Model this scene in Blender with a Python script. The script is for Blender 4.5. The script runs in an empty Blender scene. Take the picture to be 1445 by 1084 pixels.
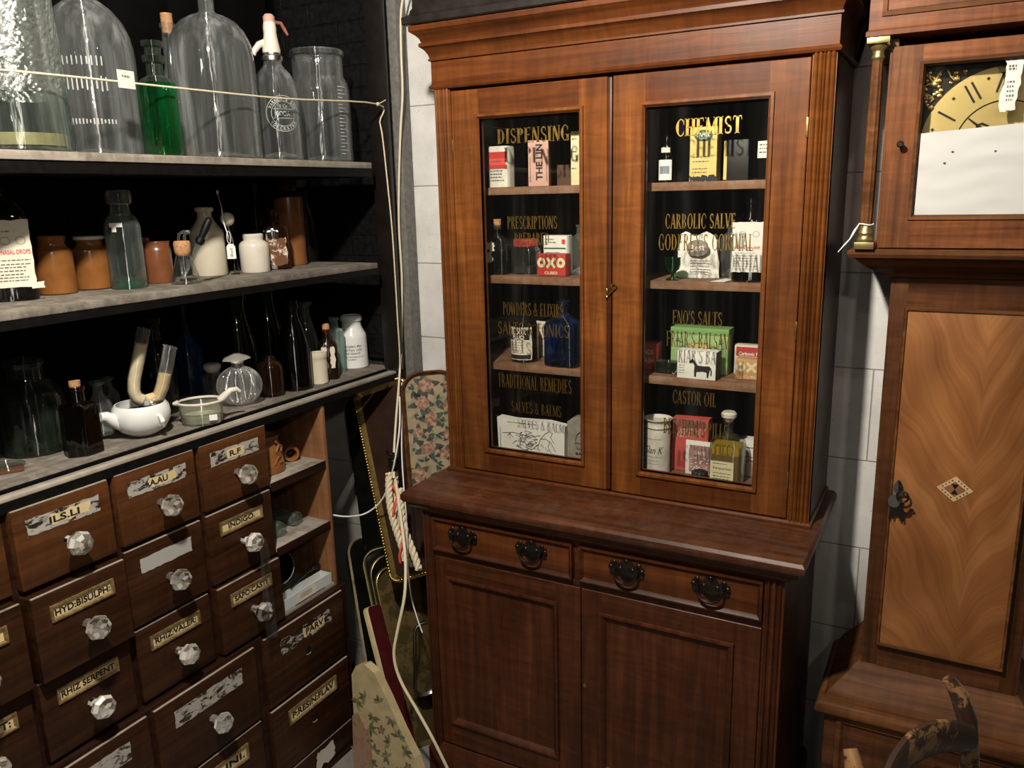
import bpy, bmesh, math, random
from mathutils import Vector as V, Matrix
random.seed(7)
scn = bpy.context.scene
COL = scn.collection
sin, cos, pi = math.sin, math.cos, math.pi

# ------------------------------------------------------------------ objects
def thing(name, label, cat, loc=(0, 0, 0), rotz=0.0, group=None):
    o = bpy.data.objects.new(name, None); COL.objects.link(o)
    o.empty_display_size = .03
    o.location = loc; o.rotation_euler = (0, 0, rotz)
    o['label'] = label; o['category'] = cat
    if group: o['group'] = group
    return o

def tag(o, label, cat, group=None):
    o['label'] = label; o['category'] = cat
    if group: o['group'] = group
    return o

class B:
    """collects shapes, then becomes ONE mesh object"""
    def __init__(s): s.bm = bmesh.new(); s.mi = 0
    def face(s, vs):
        try: f = s.bm.faces.new(vs)
        except ValueError: return None
        f.material_index = s.mi; return f
    def box(s, x0, x1, y0, y1, z0, z1, bev=0.0, seg=2, rot=None):
        m = Matrix.Translation(((x0+x1)/2, (y0+y1)/2, (z0+z1)/2))
        if rot is not None: m = m @ rot
        r = bmesh.ops.create_cube(s.bm, size=1, matrix=m @ Matrix.Diagonal((abs(x1-x0), abs(y1-y0), abs(z1-z0), 1)))
        if bev > 0:
            es = list({e for v in r['verts'] for e in v.link_edges})
            bmesh.ops.bevel(s.bm, geom=es, offset=bev, segments=seg, profile=.6, affect='EDGES')
        return s
    def loft(s, secs, n=36, c=(0, 0, 0), cap0=True, cap1=False, flute=None, rot=0.0):
        """secs = (rx, ry, p, z): superellipse rings; flute=(k, amp)"""
        rings = []
        for (rx, ry, p, z) in secs:
            ring = []
            for i in range(n):
                t = 2*pi*i/n + rot
                ct, st = cos(t), sin(t)
                k = (abs(ct)**p + abs(st)**p) ** (-1.0/p)
                if flute: k *= 1 + flute[1]*cos(flute[0]*t)
                ring.append(s.bm.verts.new((c[0]+rx*k*ct, c[1]+ry*k*st, c[2]+z)))
            rings.append(ring)
        for a, b in zip(rings, rings[1:]):
            for i in range(n):
                j = (i+1) % n
                s.face((a[i], a[j], b[j], b[i]))
        if cap0: s.face(list(reversed(rings[0])))
        if cap1: s.face(rings[-1])
        return s
    def lathe(s, prof, n=36, c=(0, 0, 0), cap0=True, cap1=False, flute=None, rot=0.0, sy=1.0):
        return s.loft([(max(r, 1e-4), max(r*sy, 1e-4), 2, z) for r, z in prof], n, c, cap0, cap1, flute, rot)
    def tube(s, pts, r, n=8, closed=False, caps=True):
        pts = [V(p) for p in pts]; m = len(pts)
        R = r if isinstance(r, (list, tuple)) else [r]*m
        tan = []
        for i in range(m):
            if closed: t = pts[(i+1) % m]-pts[i-1]
            else: t = pts[min(i+1, m-1)]-pts[max(i-1, 0)]
            tan.append(t.normalized())
        up = V((0, 0, 1)) if abs(tan[0].z) < .9 else V((1, 0, 0))
        nrm = (up-tan[0]*up.dot(tan[0])).normalized(); rings = []
        for i in range(m):
            nrm = nrm-tan[i]*nrm.dot(tan[i])
            nrm = nrm.normalized() if nrm.length > 1e-6 else tan[i].orthogonal().normalized()
            bn = tan[i].cross(nrm)
            rings.append([s.bm.verts.new(pts[i]+(nrm*cos(2*pi*k/n)+bn*sin(2*pi*k/n))*R[i]) for k in range(n)])
        for i in range(m if closed else m-1):
            a, b = rings[i], rings[(i+1) % m]
            for k in range(n):
                s.face((a[k], a[(k+1) % n], b[(k+1) % n], b[k]))
        if caps and not closed:
            s.face(list(reversed(rings[0]))); s.face(rings[-1])
        return s
    def prism(s, poly, d0, d1, f=None):
        """poly of (u,v) extruded from d0 to d1; f(u,v,d) -> point; default u=x, v=z, d=y"""
        f = f or (lambda u, v, d: (u, d, v))
        a = [s.bm.verts.new(f(u, v, d0)) for u, v in poly]
        b = [s.bm.verts.new(f(u, v, d1)) for u, v in poly]
        n = len(poly)
        for i in range(n):
            j = (i+1) % n
            s.face((a[i], a[j], b[j], b[i]))
        s.face(list(reversed(a))); s.face(b)
        return s
    def sheet(s, mp, w, h, nu=1, nv=1, c=(0, 0), jag=0.0):
        g = []
        for j in range(nv+1):
            row = []
            for i in range(nu+1):
                u = c[0]-w/2+w*i/nu; v = c[1]-h/2+h*j/nv
                if jag and (i in (0, nu) or j in (0, nv)):
                    u += random.uniform(-jag, jag); v += random.uniform(-jag, jag)
                row.append(s.bm.verts.new(mp(u, v)))
            g.append(row)
        for j in range(nv):
            for i in range(nu):
                s.face((g[j][i], g[j][i+1], g[j+1][i+1], g[j+1][i]))
        return s
    def lines(s, mp, w, rows, hgt, word=.006, gap=.0018, ragged=.25):
        """rows of illegible small print, word by word"""
        for v in rows:
            u = -w/2; end = w/2-random.uniform(0, ragged)*w
            while u < end:
                l = min(random.uniform(.4, 1.3)*word, end-u)
                s.sheet(mp, l, hgt*random.uniform(.7, 1), 1, 1, (u+l/2, v))
                u += l+gap
        return s
    def ball(s, c, r, n=20, sc=(1, 1, 1)):
        bmesh.ops.create_uvsphere(s.bm, u_segments=n, v_segments=max(8, n//2), radius=1,
            matrix=Matrix.Translation(c) @ Matrix.Diagonal((r*sc[0], r*sc[1], r*sc[2], 1)))
        return s
    def mould(s, prof, x0, x1, yf, yb):
        """profile of (out, z) swept round left end, front and right end"""
        rows = []
        for o, z in prof:
            rows.append([s.bm.verts.new(p) for p in ((x0-o, yb, z), (x0-o, yf-o, z), (x1+o, yf-o, z), (x1+o, yb, z))])
        for a, b in zip(rows, rows[1:]):
            for k in range(3): s.face((a[k], a[k+1], b[k+1], b[k]))
        for r in (rows[0], rows[-1]): s.face(r)
        for k in (0, 3): s.face([r[k] for r in rows])
        return s
    def frame(s, prof, x0, x1, z0, z1, f=None):
        """mitred picture-frame moulding: prof of (inset, d)"""
        f = f or (lambda u, v, d: (u, d, v))
        rows = [[s.bm.verts.new(f(u, v, d)) for u, v in ((x0+i, z0+i), (x1-i, z0+i), (x1-i, z1-i), (x0+i, z1-i))] for i, d in prof]
        for a, b in zip(rows, rows[1:]):
            for k in range(4): s.face((a[k], a[(k+1) % 4], b[(k+1) % 4], b[k]))
        return s
    def ring(s, x0, x1, z0, z1, g0, g1, h0, h1, yf, yb):
        """one connected flat frame with an off-centre opening"""
        R = [(x0, z0), (x1, z0), (x1, z1), (x0, z1)]; G = [(g0, h0), (g1, h0), (g1, h1), (g0, h1)]
        e = .0015
        O1 = [(x0+e, z0+e), (x1-e, z0+e), (x1-e, z1-e), (x0+e, z1-e)]
        rows = [[s.bm.verts.new((x, y, z)) for x, z in pp] for pp, y in ((R, yb), (R, yf+e), (O1, yf), (G, yf), (G, yb))]
        for a, b in zip(rows, rows[1:]+rows[:1]):
            for k in range(4): s.face((a[k], a[(k+1) % 4], b[(k+1) % 4], b[k]))
        return s
    def xf(s, m):
        bmesh.ops.transform(s.bm, matrix=m, verts=s.bm.verts); return s
    def make(s, name, mat, parent=None, smooth=35, label=None):
        bmesh.ops.recalc_face_normals(s.bm, faces=s.bm.faces)
        me = bpy.data.meshes.new(name); s.bm.to_mesh(me); s.bm.free()
        for mt in (mat if isinstance(mat, (list, tuple)) else [mat]): me.materials.append(mt)
        if smooth:
            for p in me.polygons: p.use_smooth = True
            me.set_sharp_from_angle(angle=math.radians(smooth))
        o = bpy.data.objects.new(name, me); COL.objects.link(o)
        if parent is not None: o.parent = parent
        if label: o['label'] = label
        return o

def struct(name, b, mat):
    o = b.make(name, mat); o['kind'] = 'structure'; return o

def fmap(x, y, z, tilt=0.0):
    return lambda u, v: (x+u*cos(tilt)-v*sin(tilt), y, z+v*cos(tilt)+u*sin(tilt))
def cmap(r, z, t0=0.0):
    return lambda u, v: (r*sin(t0+u/r), -r*cos(t0+u/r), z+v)
def xmap(x, y, z, tilt=0.0):
    return lambda u, v: (x, y+u*cos(tilt)-v*sin(tilt), z+v*cos(tilt)+u*sin(tilt))

def txt(name, s, mat, parent, w, h, mp, bold=0.0, arc=None):
    c = bpy.data.curves.new('t', 'FONT'); c.body = s; c.resolution_u = 3; c.offset = bold; c.fill_mode = 'FRONT'
    t = bpy.data.objects.new('t', c); COL.objects.link(t)
    bpy.context.view_layer.update()
    me = bpy.data.meshes.new_from_object(t.evaluated_get(bpy.context.evaluated_depsgraph_get()))
    bpy.data.objects.remove(t); bpy.data.curves.remove(c)
    xs = [v.co.x for v in me.vertices]; ys = [v.co.y for v in me.vertices]
    x0, x1, y0, y1 = min(xs), max(xs), min(ys), max(ys)
    for v in me.vertices:
        u = ((v.co.x-x0)/(x1-x0)-.5)*w; k = ((v.co.y-y0)/(y1-y0)-.5)*h
        v.co = mp(u, k)
    me.materials.clear(); me.materials.append(mat); me.name = name
    o = bpy.data.objects.new(name, me); COL.objects.link(o); o.parent = parent
    return o

def serif_text(name, s, mat, parent, w, h, mp, T=.17, t=.065):
    """condensed sign-writer's capitals with thick stems, hairlines and small serifs"""
    Q = []
    def quad(*pts): Q.append([(x+pen, y) for x, y in pts])
    def bar(x0, x1, y, th=t): quad((x0, y-th/2), (x1, y-th/2), (x1, y+th/2), (x0, y+th/2))
    def stem(x, y0=0.0, y1=1.0, wd=T, sb=True, st=True):
        quad((x-wd/2, y0), (x+wd/2, y0), (x+wd/2, y1), (x-wd/2, y1))
        for on, y in ((sb, y0+t*.3), (st, y1-t*.3)):
            if on: bar(x-wd/2-.07, x+wd/2+.07, y, t*.6)
    def diag(a, b, wd, serif=None):
        quad((a[0]-wd/2, a[1]), (a[0]+wd/2, a[1]), (b[0]+wd/2, b[1]), (b[0]-wd/2, b[1]))
        for q in ((a, b) if serif == 2 else (a,) if serif == 0 else (b,) if serif == 1 else ()):
            bar(q[0]-wd/2-.06, q[0]+wd/2+.06, .02 if q[1] < .5 else .98, t*.6)
    def arc(cx, cy, rx, ry, a0, a1, flat=None, n=14):
        pr = None
        for i in range(n+1):
            a = math.radians(a0+(a1-a0)*i/n); c_, s_ = cos(a), sin(a)
            th = flat if flat else (t+(T-t)*abs(c_)**1.3)
            o = (cx+(rx+th*.5*abs(c_)+.0)*c_, cy+(ry)*s_+0*th); n_ = (cx+(rx-th*.5*abs(c_)-.012*abs(s_))*c_, cy+(ry-(flat or t)*abs(s_)-.0)*s_)
            if pr: quad(pr[0], o, n_, pr[1])
            pr = (o, n_)
    pen = 0.0
    for ch in s:
        if ch == 'I': stem(.16); adv = .34
        elif ch == 'H': stem(.14); stem(.56); bar(.14, .56, .5); adv = .72
        elif ch in 'EF':
            stem(.14); bar(.14, .5, .97); bar(.14, .42, .52); quad((.45, .97), (.5, .97), (.5, .80), (.485, .80)); quad((.40, .60), (.43, .60), (.43, .44), (.40, .44))
            if ch == 'E': bar(.14, .5, .035); quad((.45, .03), (.5, .03), (.515, .22), (.495, .22))
            adv = .58
        elif ch == 'L': stem(.14); bar(.14, .47, .035); quad((.43, .03), (.47, .03), (.49, .24), (.47, .24)); adv = .53
        elif ch == 'T':
            stem(.30, st=False); bar(.02, .58, .965); quad((.02, .98), (.06, .98), (.03, .76), (.01, .76)); quad((.54, .98), (.58, .98), (.59, .76), (.57, .76)); adv = .60
        elif ch == 'D': stem(.14); arc(.22, .5, .30, .5, -90, 90); bar(.14, .24, .97); bar(.14, .24, .03); adv = .68
        elif ch in 'PRB':
            stem(.14); arc(.22, .745, .21, .255, -90, 90); bar(.14, .24, .97); bar(.14, .24, .52)
            if ch == 'R': diag((.56, .0), (.30, .52), T*.85, 0)
            if ch == 'B': arc(.22, .26, .25, .26, -90, 90); bar(.14, .24, .03)
            adv = .58 if ch == 'P' else .64
        elif ch == 'A': diag((.07, 0), (.30, 1), t*1.1, 0); diag((.54, 0), (.31, 1), T, 0); bar(.14, .48, .32); adv = .64
        elif ch == 'V': diag((.30, 0), (.07, 1), T, 1); diag((.31, 0), (.55, 1), t*1.1, 1); adv = .62
        elif ch == 'W': diag((.26, 0), (.07, 1), T, 1); diag((.28, 0), (.45, 1), t*1.1); diag((.62, 0), (.45, 1), T); diag((.64, 0), (.82, 1), t*1.1, 1); adv = .90
        elif ch == 'X': diag((.54, 0), (.10, 1), T, 2); diag((.07, 0), (.52, 1), t*1.1, 2); adv = .62
        elif ch == 'Y': diag((.31, .45), (.08, 1), T, 1); diag((.33, .45), (.55, 1), t*1.1, 1); stem(.31, 0, .5, st=False); adv = .60
        elif ch == 'M': stem(.10, wd=t*1.1); diag((.40, .05), (.13, 1), T); diag((.40, .05), (.68, 1), t*1.1); stem(.72); adv = .86
        elif ch == 'N': stem(.10, wd=t*1.1, sb=True); diag((.52, 0), (.13, 1), T); stem(.56, wd=t*1.1); adv = .68
        elif ch == 'O': arc(.34, .5, .25, .51, 0, 360, n=28); adv = .68
        elif ch in 'CG':
            arc(.34, .5, .25, .51, 42, 318, n=22); quad((.50, .86), (.56, .92), (.56, .66), (.53, .66)); adv = .62
            if ch == 'G': stem(.53, .0, .42, wd=T*.9, sb=False); adv = .68
            else: quad((.50, .12), (.55, .20), (.56, .28), (.54, .30))
        elif ch == 'S':
            arc(.28, .745, .17, .255, 35, 262, flat=.115); arc(.28, .265, .19, .265, 98, -148, flat=.115); quad((.40, .90), (.45, .95), (.45, .72), (.42, .72)); quad((.09, .05), (.13, .10), (.12, .30), (.08, .30)); adv = .56
        elif ch == '&': arc(.28, .77, .13, .23, 0, 360, flat=.08, n=20); arc(.26, .27, .19, .27, 60, 330, flat=.10, n=20); diag((.60, 0), (.20, .72), T*.8); diag((.42, .20), (.58, .52), t); adv = .70
        elif ch == "'": diag((.08, .70), (.11, 1), .08); adv = .20
        else: adv = .30
        pen += adv+.035
    pen -= .035
    b = B()
    for q in Q: b.face([b.bm.verts.new(mp((x/pen-.5)*w, (y-.5)*h)) for x, y in q])
    return b.make(name, mat, parent, smooth=0)

def blooms(b, P, spots, leaves, rnd):
    """printed flowers (material slots 1 leaf, 2 petal, 3 dark petal) on the plane P(u, v, lift)"""
    def leaf(u, v, a, L, wd, d, mi):
        b.mi = mi
        b.face([b.bm.verts.new(P(u+L*q*cos(a)-wd*s*sin(a), v+L*q*sin(a)+wd*s*cos(a), d)) for q, s in ((0, 0), (.2, -.7), (.5, -1), (.8, -.55), (1, 0), (.8, .55), (.5, 1), (.2, .7))])
    for u, v, r in spots:
        a0 = rnd.uniform(0, 6)
        for i in range(5): leaf(u, v, a0+i*1.257+rnd.uniform(-.3, .3), r*rnd.uniform(1.5, 2.1), r*.42, .0012, 1)
        for i in range(7): leaf(u, v, a0+i*.9, r*rnd.uniform(.9, 1.15), r*.46, .0016+i*.00002, 2 if i % 2 else 3)
        for i in range(5): leaf(u, v, a0+.4+i*1.257, r*.55, r*.26, .0021+i*.00002, 3 if i % 2 else 2)
    for u, v, r in leaves:
        a0 = rnd.uniform(0, 6)
        for i in range(rnd.choice((4, 5, 6))): leaf(u, v, a0+i*.85+rnd.uniform(-.2, .2), r*rnd.uniform(.8, 1.3), r*.22, .0011+i*.00002, 1 if i % 3 else 4)
    b.mi = 0

def face(x, y, extra=0.0):
    return math.atan2(-x, y)+extra

# ------------------------------------------------------------------ materials
class N:
    def __init__(s, name):
        s.m = bpy.data.materials.new(name); s.m.use_nodes = True
        s.t = s.m.node_tree; s.t.nodes.clear()
        s.out = s.n('ShaderNodeOutputMaterial')
    def n(s, typ, **kw):
        nd = s.t.nodes.new(typ)
        for k, v in kw.items():
            if k.startswith('_'): setattr(nd, k[1:], v)
            else:
                key = int(k[1:]) if k[0] == 'i' and k[1:].isdigit() else k.replace('__', ' ')
                nd.inputs[key].default_value = v
        return nd
    def l(s, a, b): s.t.links.new(a, b)
    def coord(s, scale=(1, 1, 1), rot=(0, 0, 0)):
        tc = s.n('ShaderNodeTexCoord'); mp = s.n('ShaderNodeMapping')
        mp.inputs['Scale'].default_value = scale; mp.inputs['Rotation'].default_value = rot
        s.l(tc.outputs['Object'], mp.inputs['Vector']); return mp.outputs['Vector']
    def noise(s, vec, scale, detail=4, rough=.55, dist=0.0):
        nd = s.n('ShaderNodeTexNoise', Scale=scale, Detail=detail, Roughness=rough, Distortion=dist)
        s.l(vec, nd.inputs['Vector']); return nd.outputs['Fac']
    def ramp(s, fac, stops):
        r = s.n('ShaderNodeValToRGB'); e = r.color_ramp.elements
        e[0].position, e[0].color = stops[0][0], (*stops[0][1], 1)
        e[1].position, e[1].color = stops[-1][0], (*stops[-1][1], 1)
        for p, c in stops[1:-1]:
            k = e.new(p); k.color = (*c, 1)
        s.l(fac, r.inputs['Fac']); return r.outputs['Color']
    def mix(s, fac, a, b, mode='MIX'):
        m = s.n('ShaderNodeMix', _data_type='RGBA', _blend_type=mode)
        for sock, val in ((m.inputs[0], fac), (m.inputs[6], a), (m.inputs[7], b)):
            if hasattr(val, 'is_linked'): s.l(val, sock)
            elif isinstance(val, (int, float)): sock.default_value = val
            else: sock.default_value = (*val, 1)
        return m.outputs[2]
    def bump(s, h, strength=.2, dist=.002):
        b = s.n('ShaderNodeBump', Strength=strength, Distance=dist); s.l(h, b.inputs['Height']); return b.outputs['Normal']
    def pbr(s, color, rough=.5, metal=0.0, normal=None, **kw):
        p = s.n('ShaderNodeBsdfPrincipled', **kw)
        if hasattr(color, 'is_linked'): s.l(color, p.inputs['Base Color'])
        else: p.inputs['Base Color'].default_value = (*color, 1)
        if hasattr(rough, 'is_linked'): s.l(rough, p.inputs['Roughness'])
        else: p.inputs['Roughness'].default_value = rough
        p.inputs['Metallic'].default_value = metal
        if normal is not None: s.l(normal, p.inputs['Normal'])
        s.l(p.outputs[0], s.out.inputs[0]); return s.m

def wood(name, dark, mid, light, axis='z', rough=.32, scale=1.0, figure=.25, bump=.12, dust=0.0, spec=.22):
    k = N(name)
    st = {'x': (1.2, 22, 22), 'y': (22, 1.2, 22), 'z': (22, 22, 1.2)}[axis]
    v = k.coord(tuple(q*scale for q in st))
    g = k.noise(v, 2.2, 6, .6, .6)
    c = k.ramp(g, [(.24, dark), (.5, mid), (.80, light)])
    fs = {'x': (26, 5, 5), 'y': (5, 26, 5), 'z': (5, 5, 26)}[axis]
    f = k.noise(k.coord(tuple(q*scale for q in fs), (.25, .2, .1)), 1.6, 3, .5, 1.2)
    fc = k.ramp(f, [(.36, (.62, .6, .58)), (.64, (1.25, 1.22, 1.2))])
    c = k.mix(figure, c, k.mix(1.0, c, fc, 'MULTIPLY'))
    big = k.noise(k.coord((1, 1, 1)), 4.5, 3, .6)
    c = k.mix(.55, c, k.mix(1.0, c, k.ramp(big, [(.3, (.5, .46, .44)), (.7, (1.25, 1.25, 1.25))]), 'MULTIPLY'))
    fine = k.noise(k.coord(tuple(q*scale*3 for q in st)), 5, 2)
    if dust:
        dn = k.noise(k.coord((1, 1, 1)), 30, 6, .7)
        c = k.mix(k.ramp(dn, [(.45, (0, 0, 0)), (.75, (dust,)*3)]), c, (.42, .38, .33))
    rr = k.ramp(big, [(.3, (rough*1.35,)*3), (.7, (rough*.85,)*3)])
    return k.pbr(c, rr, 0, k.bump(fine, bump, .0006), Specular__IOR__Level=spec)

def plain(name, color, rough=.5, metal=0.0, var=.25, scale=40, bump=0.0, **kw):
    k = N(name)
    n = k.noise(k.coord((1, 1, 1)), scale, 4, .6)
    lo = tuple(max(0, c*(1-var)) for c in color); hi = tuple(min(1, c*(1+var)) for c in color)
    c = k.ramp(n, [(.3, lo), (.7, hi)])
    return k.pbr(c, rough, metal, k.bump(n, bump, .001) if bump else None, **kw)

ROT = 0.0
def glass(name, tint, edge, haze=.05, hazecol=(.55, .58, .55), rough=.04, spec=.55, bump=None, power=2.2, base=.05):
    """thin shell of bottle glass: see-through in the middle, darker and shinier to the rim"""
    k = N(name)
    lw = k.n('ShaderNodeLayerWeight', Blend=.5)
    p = k.n('ShaderNodeMath', _operation='POWER', i1=power); k.l(lw.outputs['Facing'], p.inputs[0])
    col = k.mix(p.outputs[0], tint, edge)
    tr = k.n('ShaderNodeBsdfTransparent'); k.l(col, tr.inputs[0])
    nz = k.noise(k.coord((1, 1, .05)), 38, 4, .6)
    st = k.ramp(nz, [(.38, (.35, .35, .35)), (.55, (.8, .8, .8)), (.72, (2.4, 2.4, 2.4))])  # upright highlight streaks put into the diffuse haze, stronger at the rim
    rim = k.n('ShaderNodeMath', _operation='MULTIPLY_ADD', i1=1.5, i2=.45); k.l(lw.outputs['Facing'], rim.inputs[0])
    di = k.n('ShaderNodeBsdfDiffuse', Color=(*hazecol, 1))
    hz = k.n('ShaderNodeMath', _operation='MULTIPLY', i1=haze); k.l(st, hz.inputs[0])
    hz2 = k.n('ShaderNodeMath', _operation='MULTIPLY'); k.l(hz.outputs[0], hz2.inputs[0]); k.l(rim.outputs[0], hz2.inputs[1]); hz = hz2
    m1 = k.n('ShaderNodeMixShader'); k.l(hz.outputs[0], m1.inputs[0]); k.l(tr.outputs[0], m1.inputs[1]); k.l(di.outputs[0], m1.inputs[2])
    gl = k.n('ShaderNodeBsdfGlossy', Roughness=rough); gl.inputs['Color'].default_value = (1, 1, 1, 1)
    wob = k.noise(k.coord((1, 1, bump[3] if bump and len(bump) > 3 else .16)), bump[0] if bump else 34, 3)
    nb = k.bump(wob, bump[1] if bump else .22, bump[2] if bump else .006)
    k.l(nb, gl.inputs['Normal'])
    ga = k.n('ShaderNodeBsdfGlossy', Roughness=.30, Anisotropy=.92, Rotation=ROT); tg = k.n('ShaderNodeTangent', _direction_type='RADIAL', _axis='Z'); k.l(tg.outputs[0], ga.inputs['Tangent']); k.l(nb, ga.inputs['Normal'])
    gm = k.n('ShaderNodeMixShader', i0=.45); k.l(gl.outputs[0], gm.inputs[1]); k.l(ga.outputs[0], gm.inputs[2]); gl = gm
    p2 = k.n('ShaderNodeMath', _operation='POWER', i1=3.0); k.l(lw.outputs['Facing'], p2.inputs[0])
    ma = k.n('ShaderNodeMath', _operation='MULTIPLY_ADD', i1=spec, i2=base); k.l(p2.outputs[0], ma.inputs[0])
    m2 = k.n('ShaderNodeMixShader'); k.l(ma.outputs[0], m2.inputs[0]); k.l(m1.outputs[0], m2.inputs[1]); k.l(gl.outputs[0], m2.inputs[2])
    k.l(m2.outputs[0], k.out.inputs[0]); return k.m

def worn(name, a, b, scale=60, cut=.5, rough=.5, stretch=(1, 1, 1), a_metal=0.0):
    """two finishes broken up by a flaky mask"""
    k = N(name)
    n = k.noise(k.coord(stretch), scale, 8, .75, .4)
    f = k.ramp(n, [(cut-.02, (0, 0, 0)), (cut+.02, (1, 1, 1))])
    return k.pbr(k.mix(f, a, b), rough, a_metal, k.bump(n, .3, .001))

def floral(name, ground, leaf, bloom, bloom2, scale=14, lcut=.56):
    k = N(name)
    v = k.coord((1, 1, 1))
    n1 = k.noise(v, scale*1.5, 2, .5, 2.2); n2 = k.noise(k.coord((1, 1, 1), (.4, .9, .3)), scale*.75, 2, .45, 1.0)
    vein = k.noise(v, scale*7, 4, .6, 1.5)
    leafm = k.ramp(n1, [(lcut, (0, 0, 0)), (lcut+.025, (1, 1, 1))])
    bl = k.ramp(n2, [(.55, (0, 0, 0)), (.585, (1, 1, 1))])
    lc = k.ramp(vein, [(.32, tuple(q*.45 for q in leaf)), (.52, leaf), (.7, tuple(q*1.5 for q in leaf))])
    bc = k.ramp(vein, [(.34, tuple(q*.6 for q in bloom)), (.5, bloom), (.62, bloom2)])
    c = k.mix(leafm, k.mix(k.ramp(vein, [(.4, (0, 0, 0)), (.6, (.35, .35, .35))]), ground, tuple(q*.75 for q in ground)), lc)
    c = k.mix(bl, c, bc)
    return k.pbr(c, .45)
MAH = ((.070, .021, .0065), (.135, .041, .0125), (.215, .076, .023))
MAHV = ((.066, .0205, .0048), (.138, .044, .0102), (.225, .081, .020)); MAHH = ((.044, .0128, .0034), (.090, .026, .0068), (.146, .049, .0125))
M_mah_v = wood('mahogany upright grain', *MAHV, axis='z', figure=.42)
M_mah_h = wood('mahogany level grain', *MAHH, axis='x', figure=.36)
M_mah_top = wood('mahogany counter top', (.030, .010, .0045), (.070, .022, .0085), (.125, .042, .016), axis='x', rough=.30, dust=.06)
M_mah_dk_v = wood('dark mahogany upright', (.028, .0085, .0035), (.058, .0175, .0065), (.105, .034, .012), axis='z', figure=.5, rough=.34)
M_mah_dk_h = wood('dark mahogany level', (.028, .0085, .0035), (.058, .0175, .0065), (.105, .034, .012), axis='x', figure=.5, rough=.34)
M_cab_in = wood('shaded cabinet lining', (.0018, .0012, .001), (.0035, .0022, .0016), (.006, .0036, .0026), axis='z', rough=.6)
M_shelf_in = wood('raw cabinet shelf', (.10, .045, .022), (.20, .10, .055), (.30, .16, .09), axis='x', rough=.55, dust=.28)
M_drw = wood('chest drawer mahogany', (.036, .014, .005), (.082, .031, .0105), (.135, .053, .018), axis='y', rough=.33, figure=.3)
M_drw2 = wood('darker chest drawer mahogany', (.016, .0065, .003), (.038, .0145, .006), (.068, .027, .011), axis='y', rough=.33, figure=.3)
M_chest = wood('chest carcass wood', (.008, .0036, .0025), (.022, .008, .005), (.045, .017, .009), axis='y', rough=.42)
M_chest_in = wood('raw orange cubby side', (.12, .05, .02), (.25, .115, .05), (.38, .19, .085), axis='z', rough=.55)
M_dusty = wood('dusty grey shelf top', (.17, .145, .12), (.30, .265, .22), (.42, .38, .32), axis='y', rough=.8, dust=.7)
M_dusty2 = wood('greyer dusty shelf top', (.085, .073, .060), (.155, .137, .114), (.235, .212, .178), axis='y', rough=.8, dust=.5)
M_black = plain('black paint on boards', (.0018, .0018, .0018), .5, 0, .4, 20, .15, Specular__IOR__Level=.1)
M_blackedge = plain('worn black shelf edge', (.004, .0038, .0036), .5, 0, .5, 60, .3, Specular__IOR__Level=.15)
M_post = plain('dark brown post paint', (.007, .0045, .0036), .4, 0, .4, 30, .1)
M_walnut_v = wood('clock oak upright', (.045, .014, .006), (.13, .047, .017), (.24, .095, .034), axis='z', figure=.4)
M_walnut_h = wood('clock oak level', (.05, .015, .006), (.15, .05, .018), (.27, .10, .036), axis='x', figure=.5)
M_trunk_v = wood('clock trunk frame', (.024, .008, .0035), (.066, .024, .009), (.125, .049, .018), axis='z', figure=.5)
M_trunk_h = wood('clock trunk crossband', (.026, .009, .004), (.072, .026, .010), (.135, .052, .019), axis='x', figure=.5)
M_walnut_dk = wood('clock dark moulding', (.040, .015, .006), (.105, .041, .015), (.19, .080, .030), axis='x', figure=.3, rough=.5, spec=.10)

def flame():
    k = N('flame veneer')
    v = k.coord((1, 1, 1))
    sx = k.n('ShaderNodeSeparateXYZ'); k.l(v, sx.inputs[0])
    ab = k.n('ShaderNodeMath', _operation='SUBTRACT', i1=.0315); k.l(sx.outputs[0], ab.inputs[0])
    aa = k.n('ShaderNodeMath', _operation='ABSOLUTE'); k.l(ab.outputs[0], aa.inputs[0])
    nn = k.noise(k.coord((2.2, 2.2, 1.6)), 2.0, 2, .5)
    pw = k.n('ShaderNodeMath', _operation='POWER', i1=.75); k.l(aa.outputs[0], pw.inputs[0])
    w = k.n('ShaderNodeMath', _operation='MULTIPLY_ADD', i1=-1.1); k.l(pw.outputs[0], w.inputs[0]); k.l(sx.outputs[2], w.inputs[2])
    w2 = k.n('ShaderNodeMath', _operation='MULTIPLY_ADD', i1=.34); k.l(nn, w2.inputs[0]); k.l(w.outputs[0], w2.inputs[2])
    cb = k.n('ShaderNodeCombineXYZ'); k.l(w2.outputs[0], cb.inputs[2]); xs = k.n('ShaderNodeMath', _operation='MULTIPLY', i1=.10); k.l(sx.outputs[0], xs.inputs[0]); k.l(xs.outputs[0], cb.inputs[0])
    broad = k.noise(cb.outputs[0], 9, 2, .5); fib = k.noise(cb.outputs[0], 70, 4, .65)
    mx = k.mix(.34, broad, fib)
    big = k.noise(k.coord((3, 3, 1.4)), 2.4, 2)
    c = k.ramp(mx, [(.30, (.135, .048, .014)), (.48, (.225, .088, .027)), (.68, (.335, .150, .052))])
    c = k.mix(.6, c, k.mix(1.0, c, k.ramp(big, [(.36, (.50, .42, .36)), (.62, (1.25, 1.25, 1.3))]), 'MULTIPLY'))
    return k.pbr(c, .36, Specular__IOR__Level=.3)
M_flame = flame()

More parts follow.
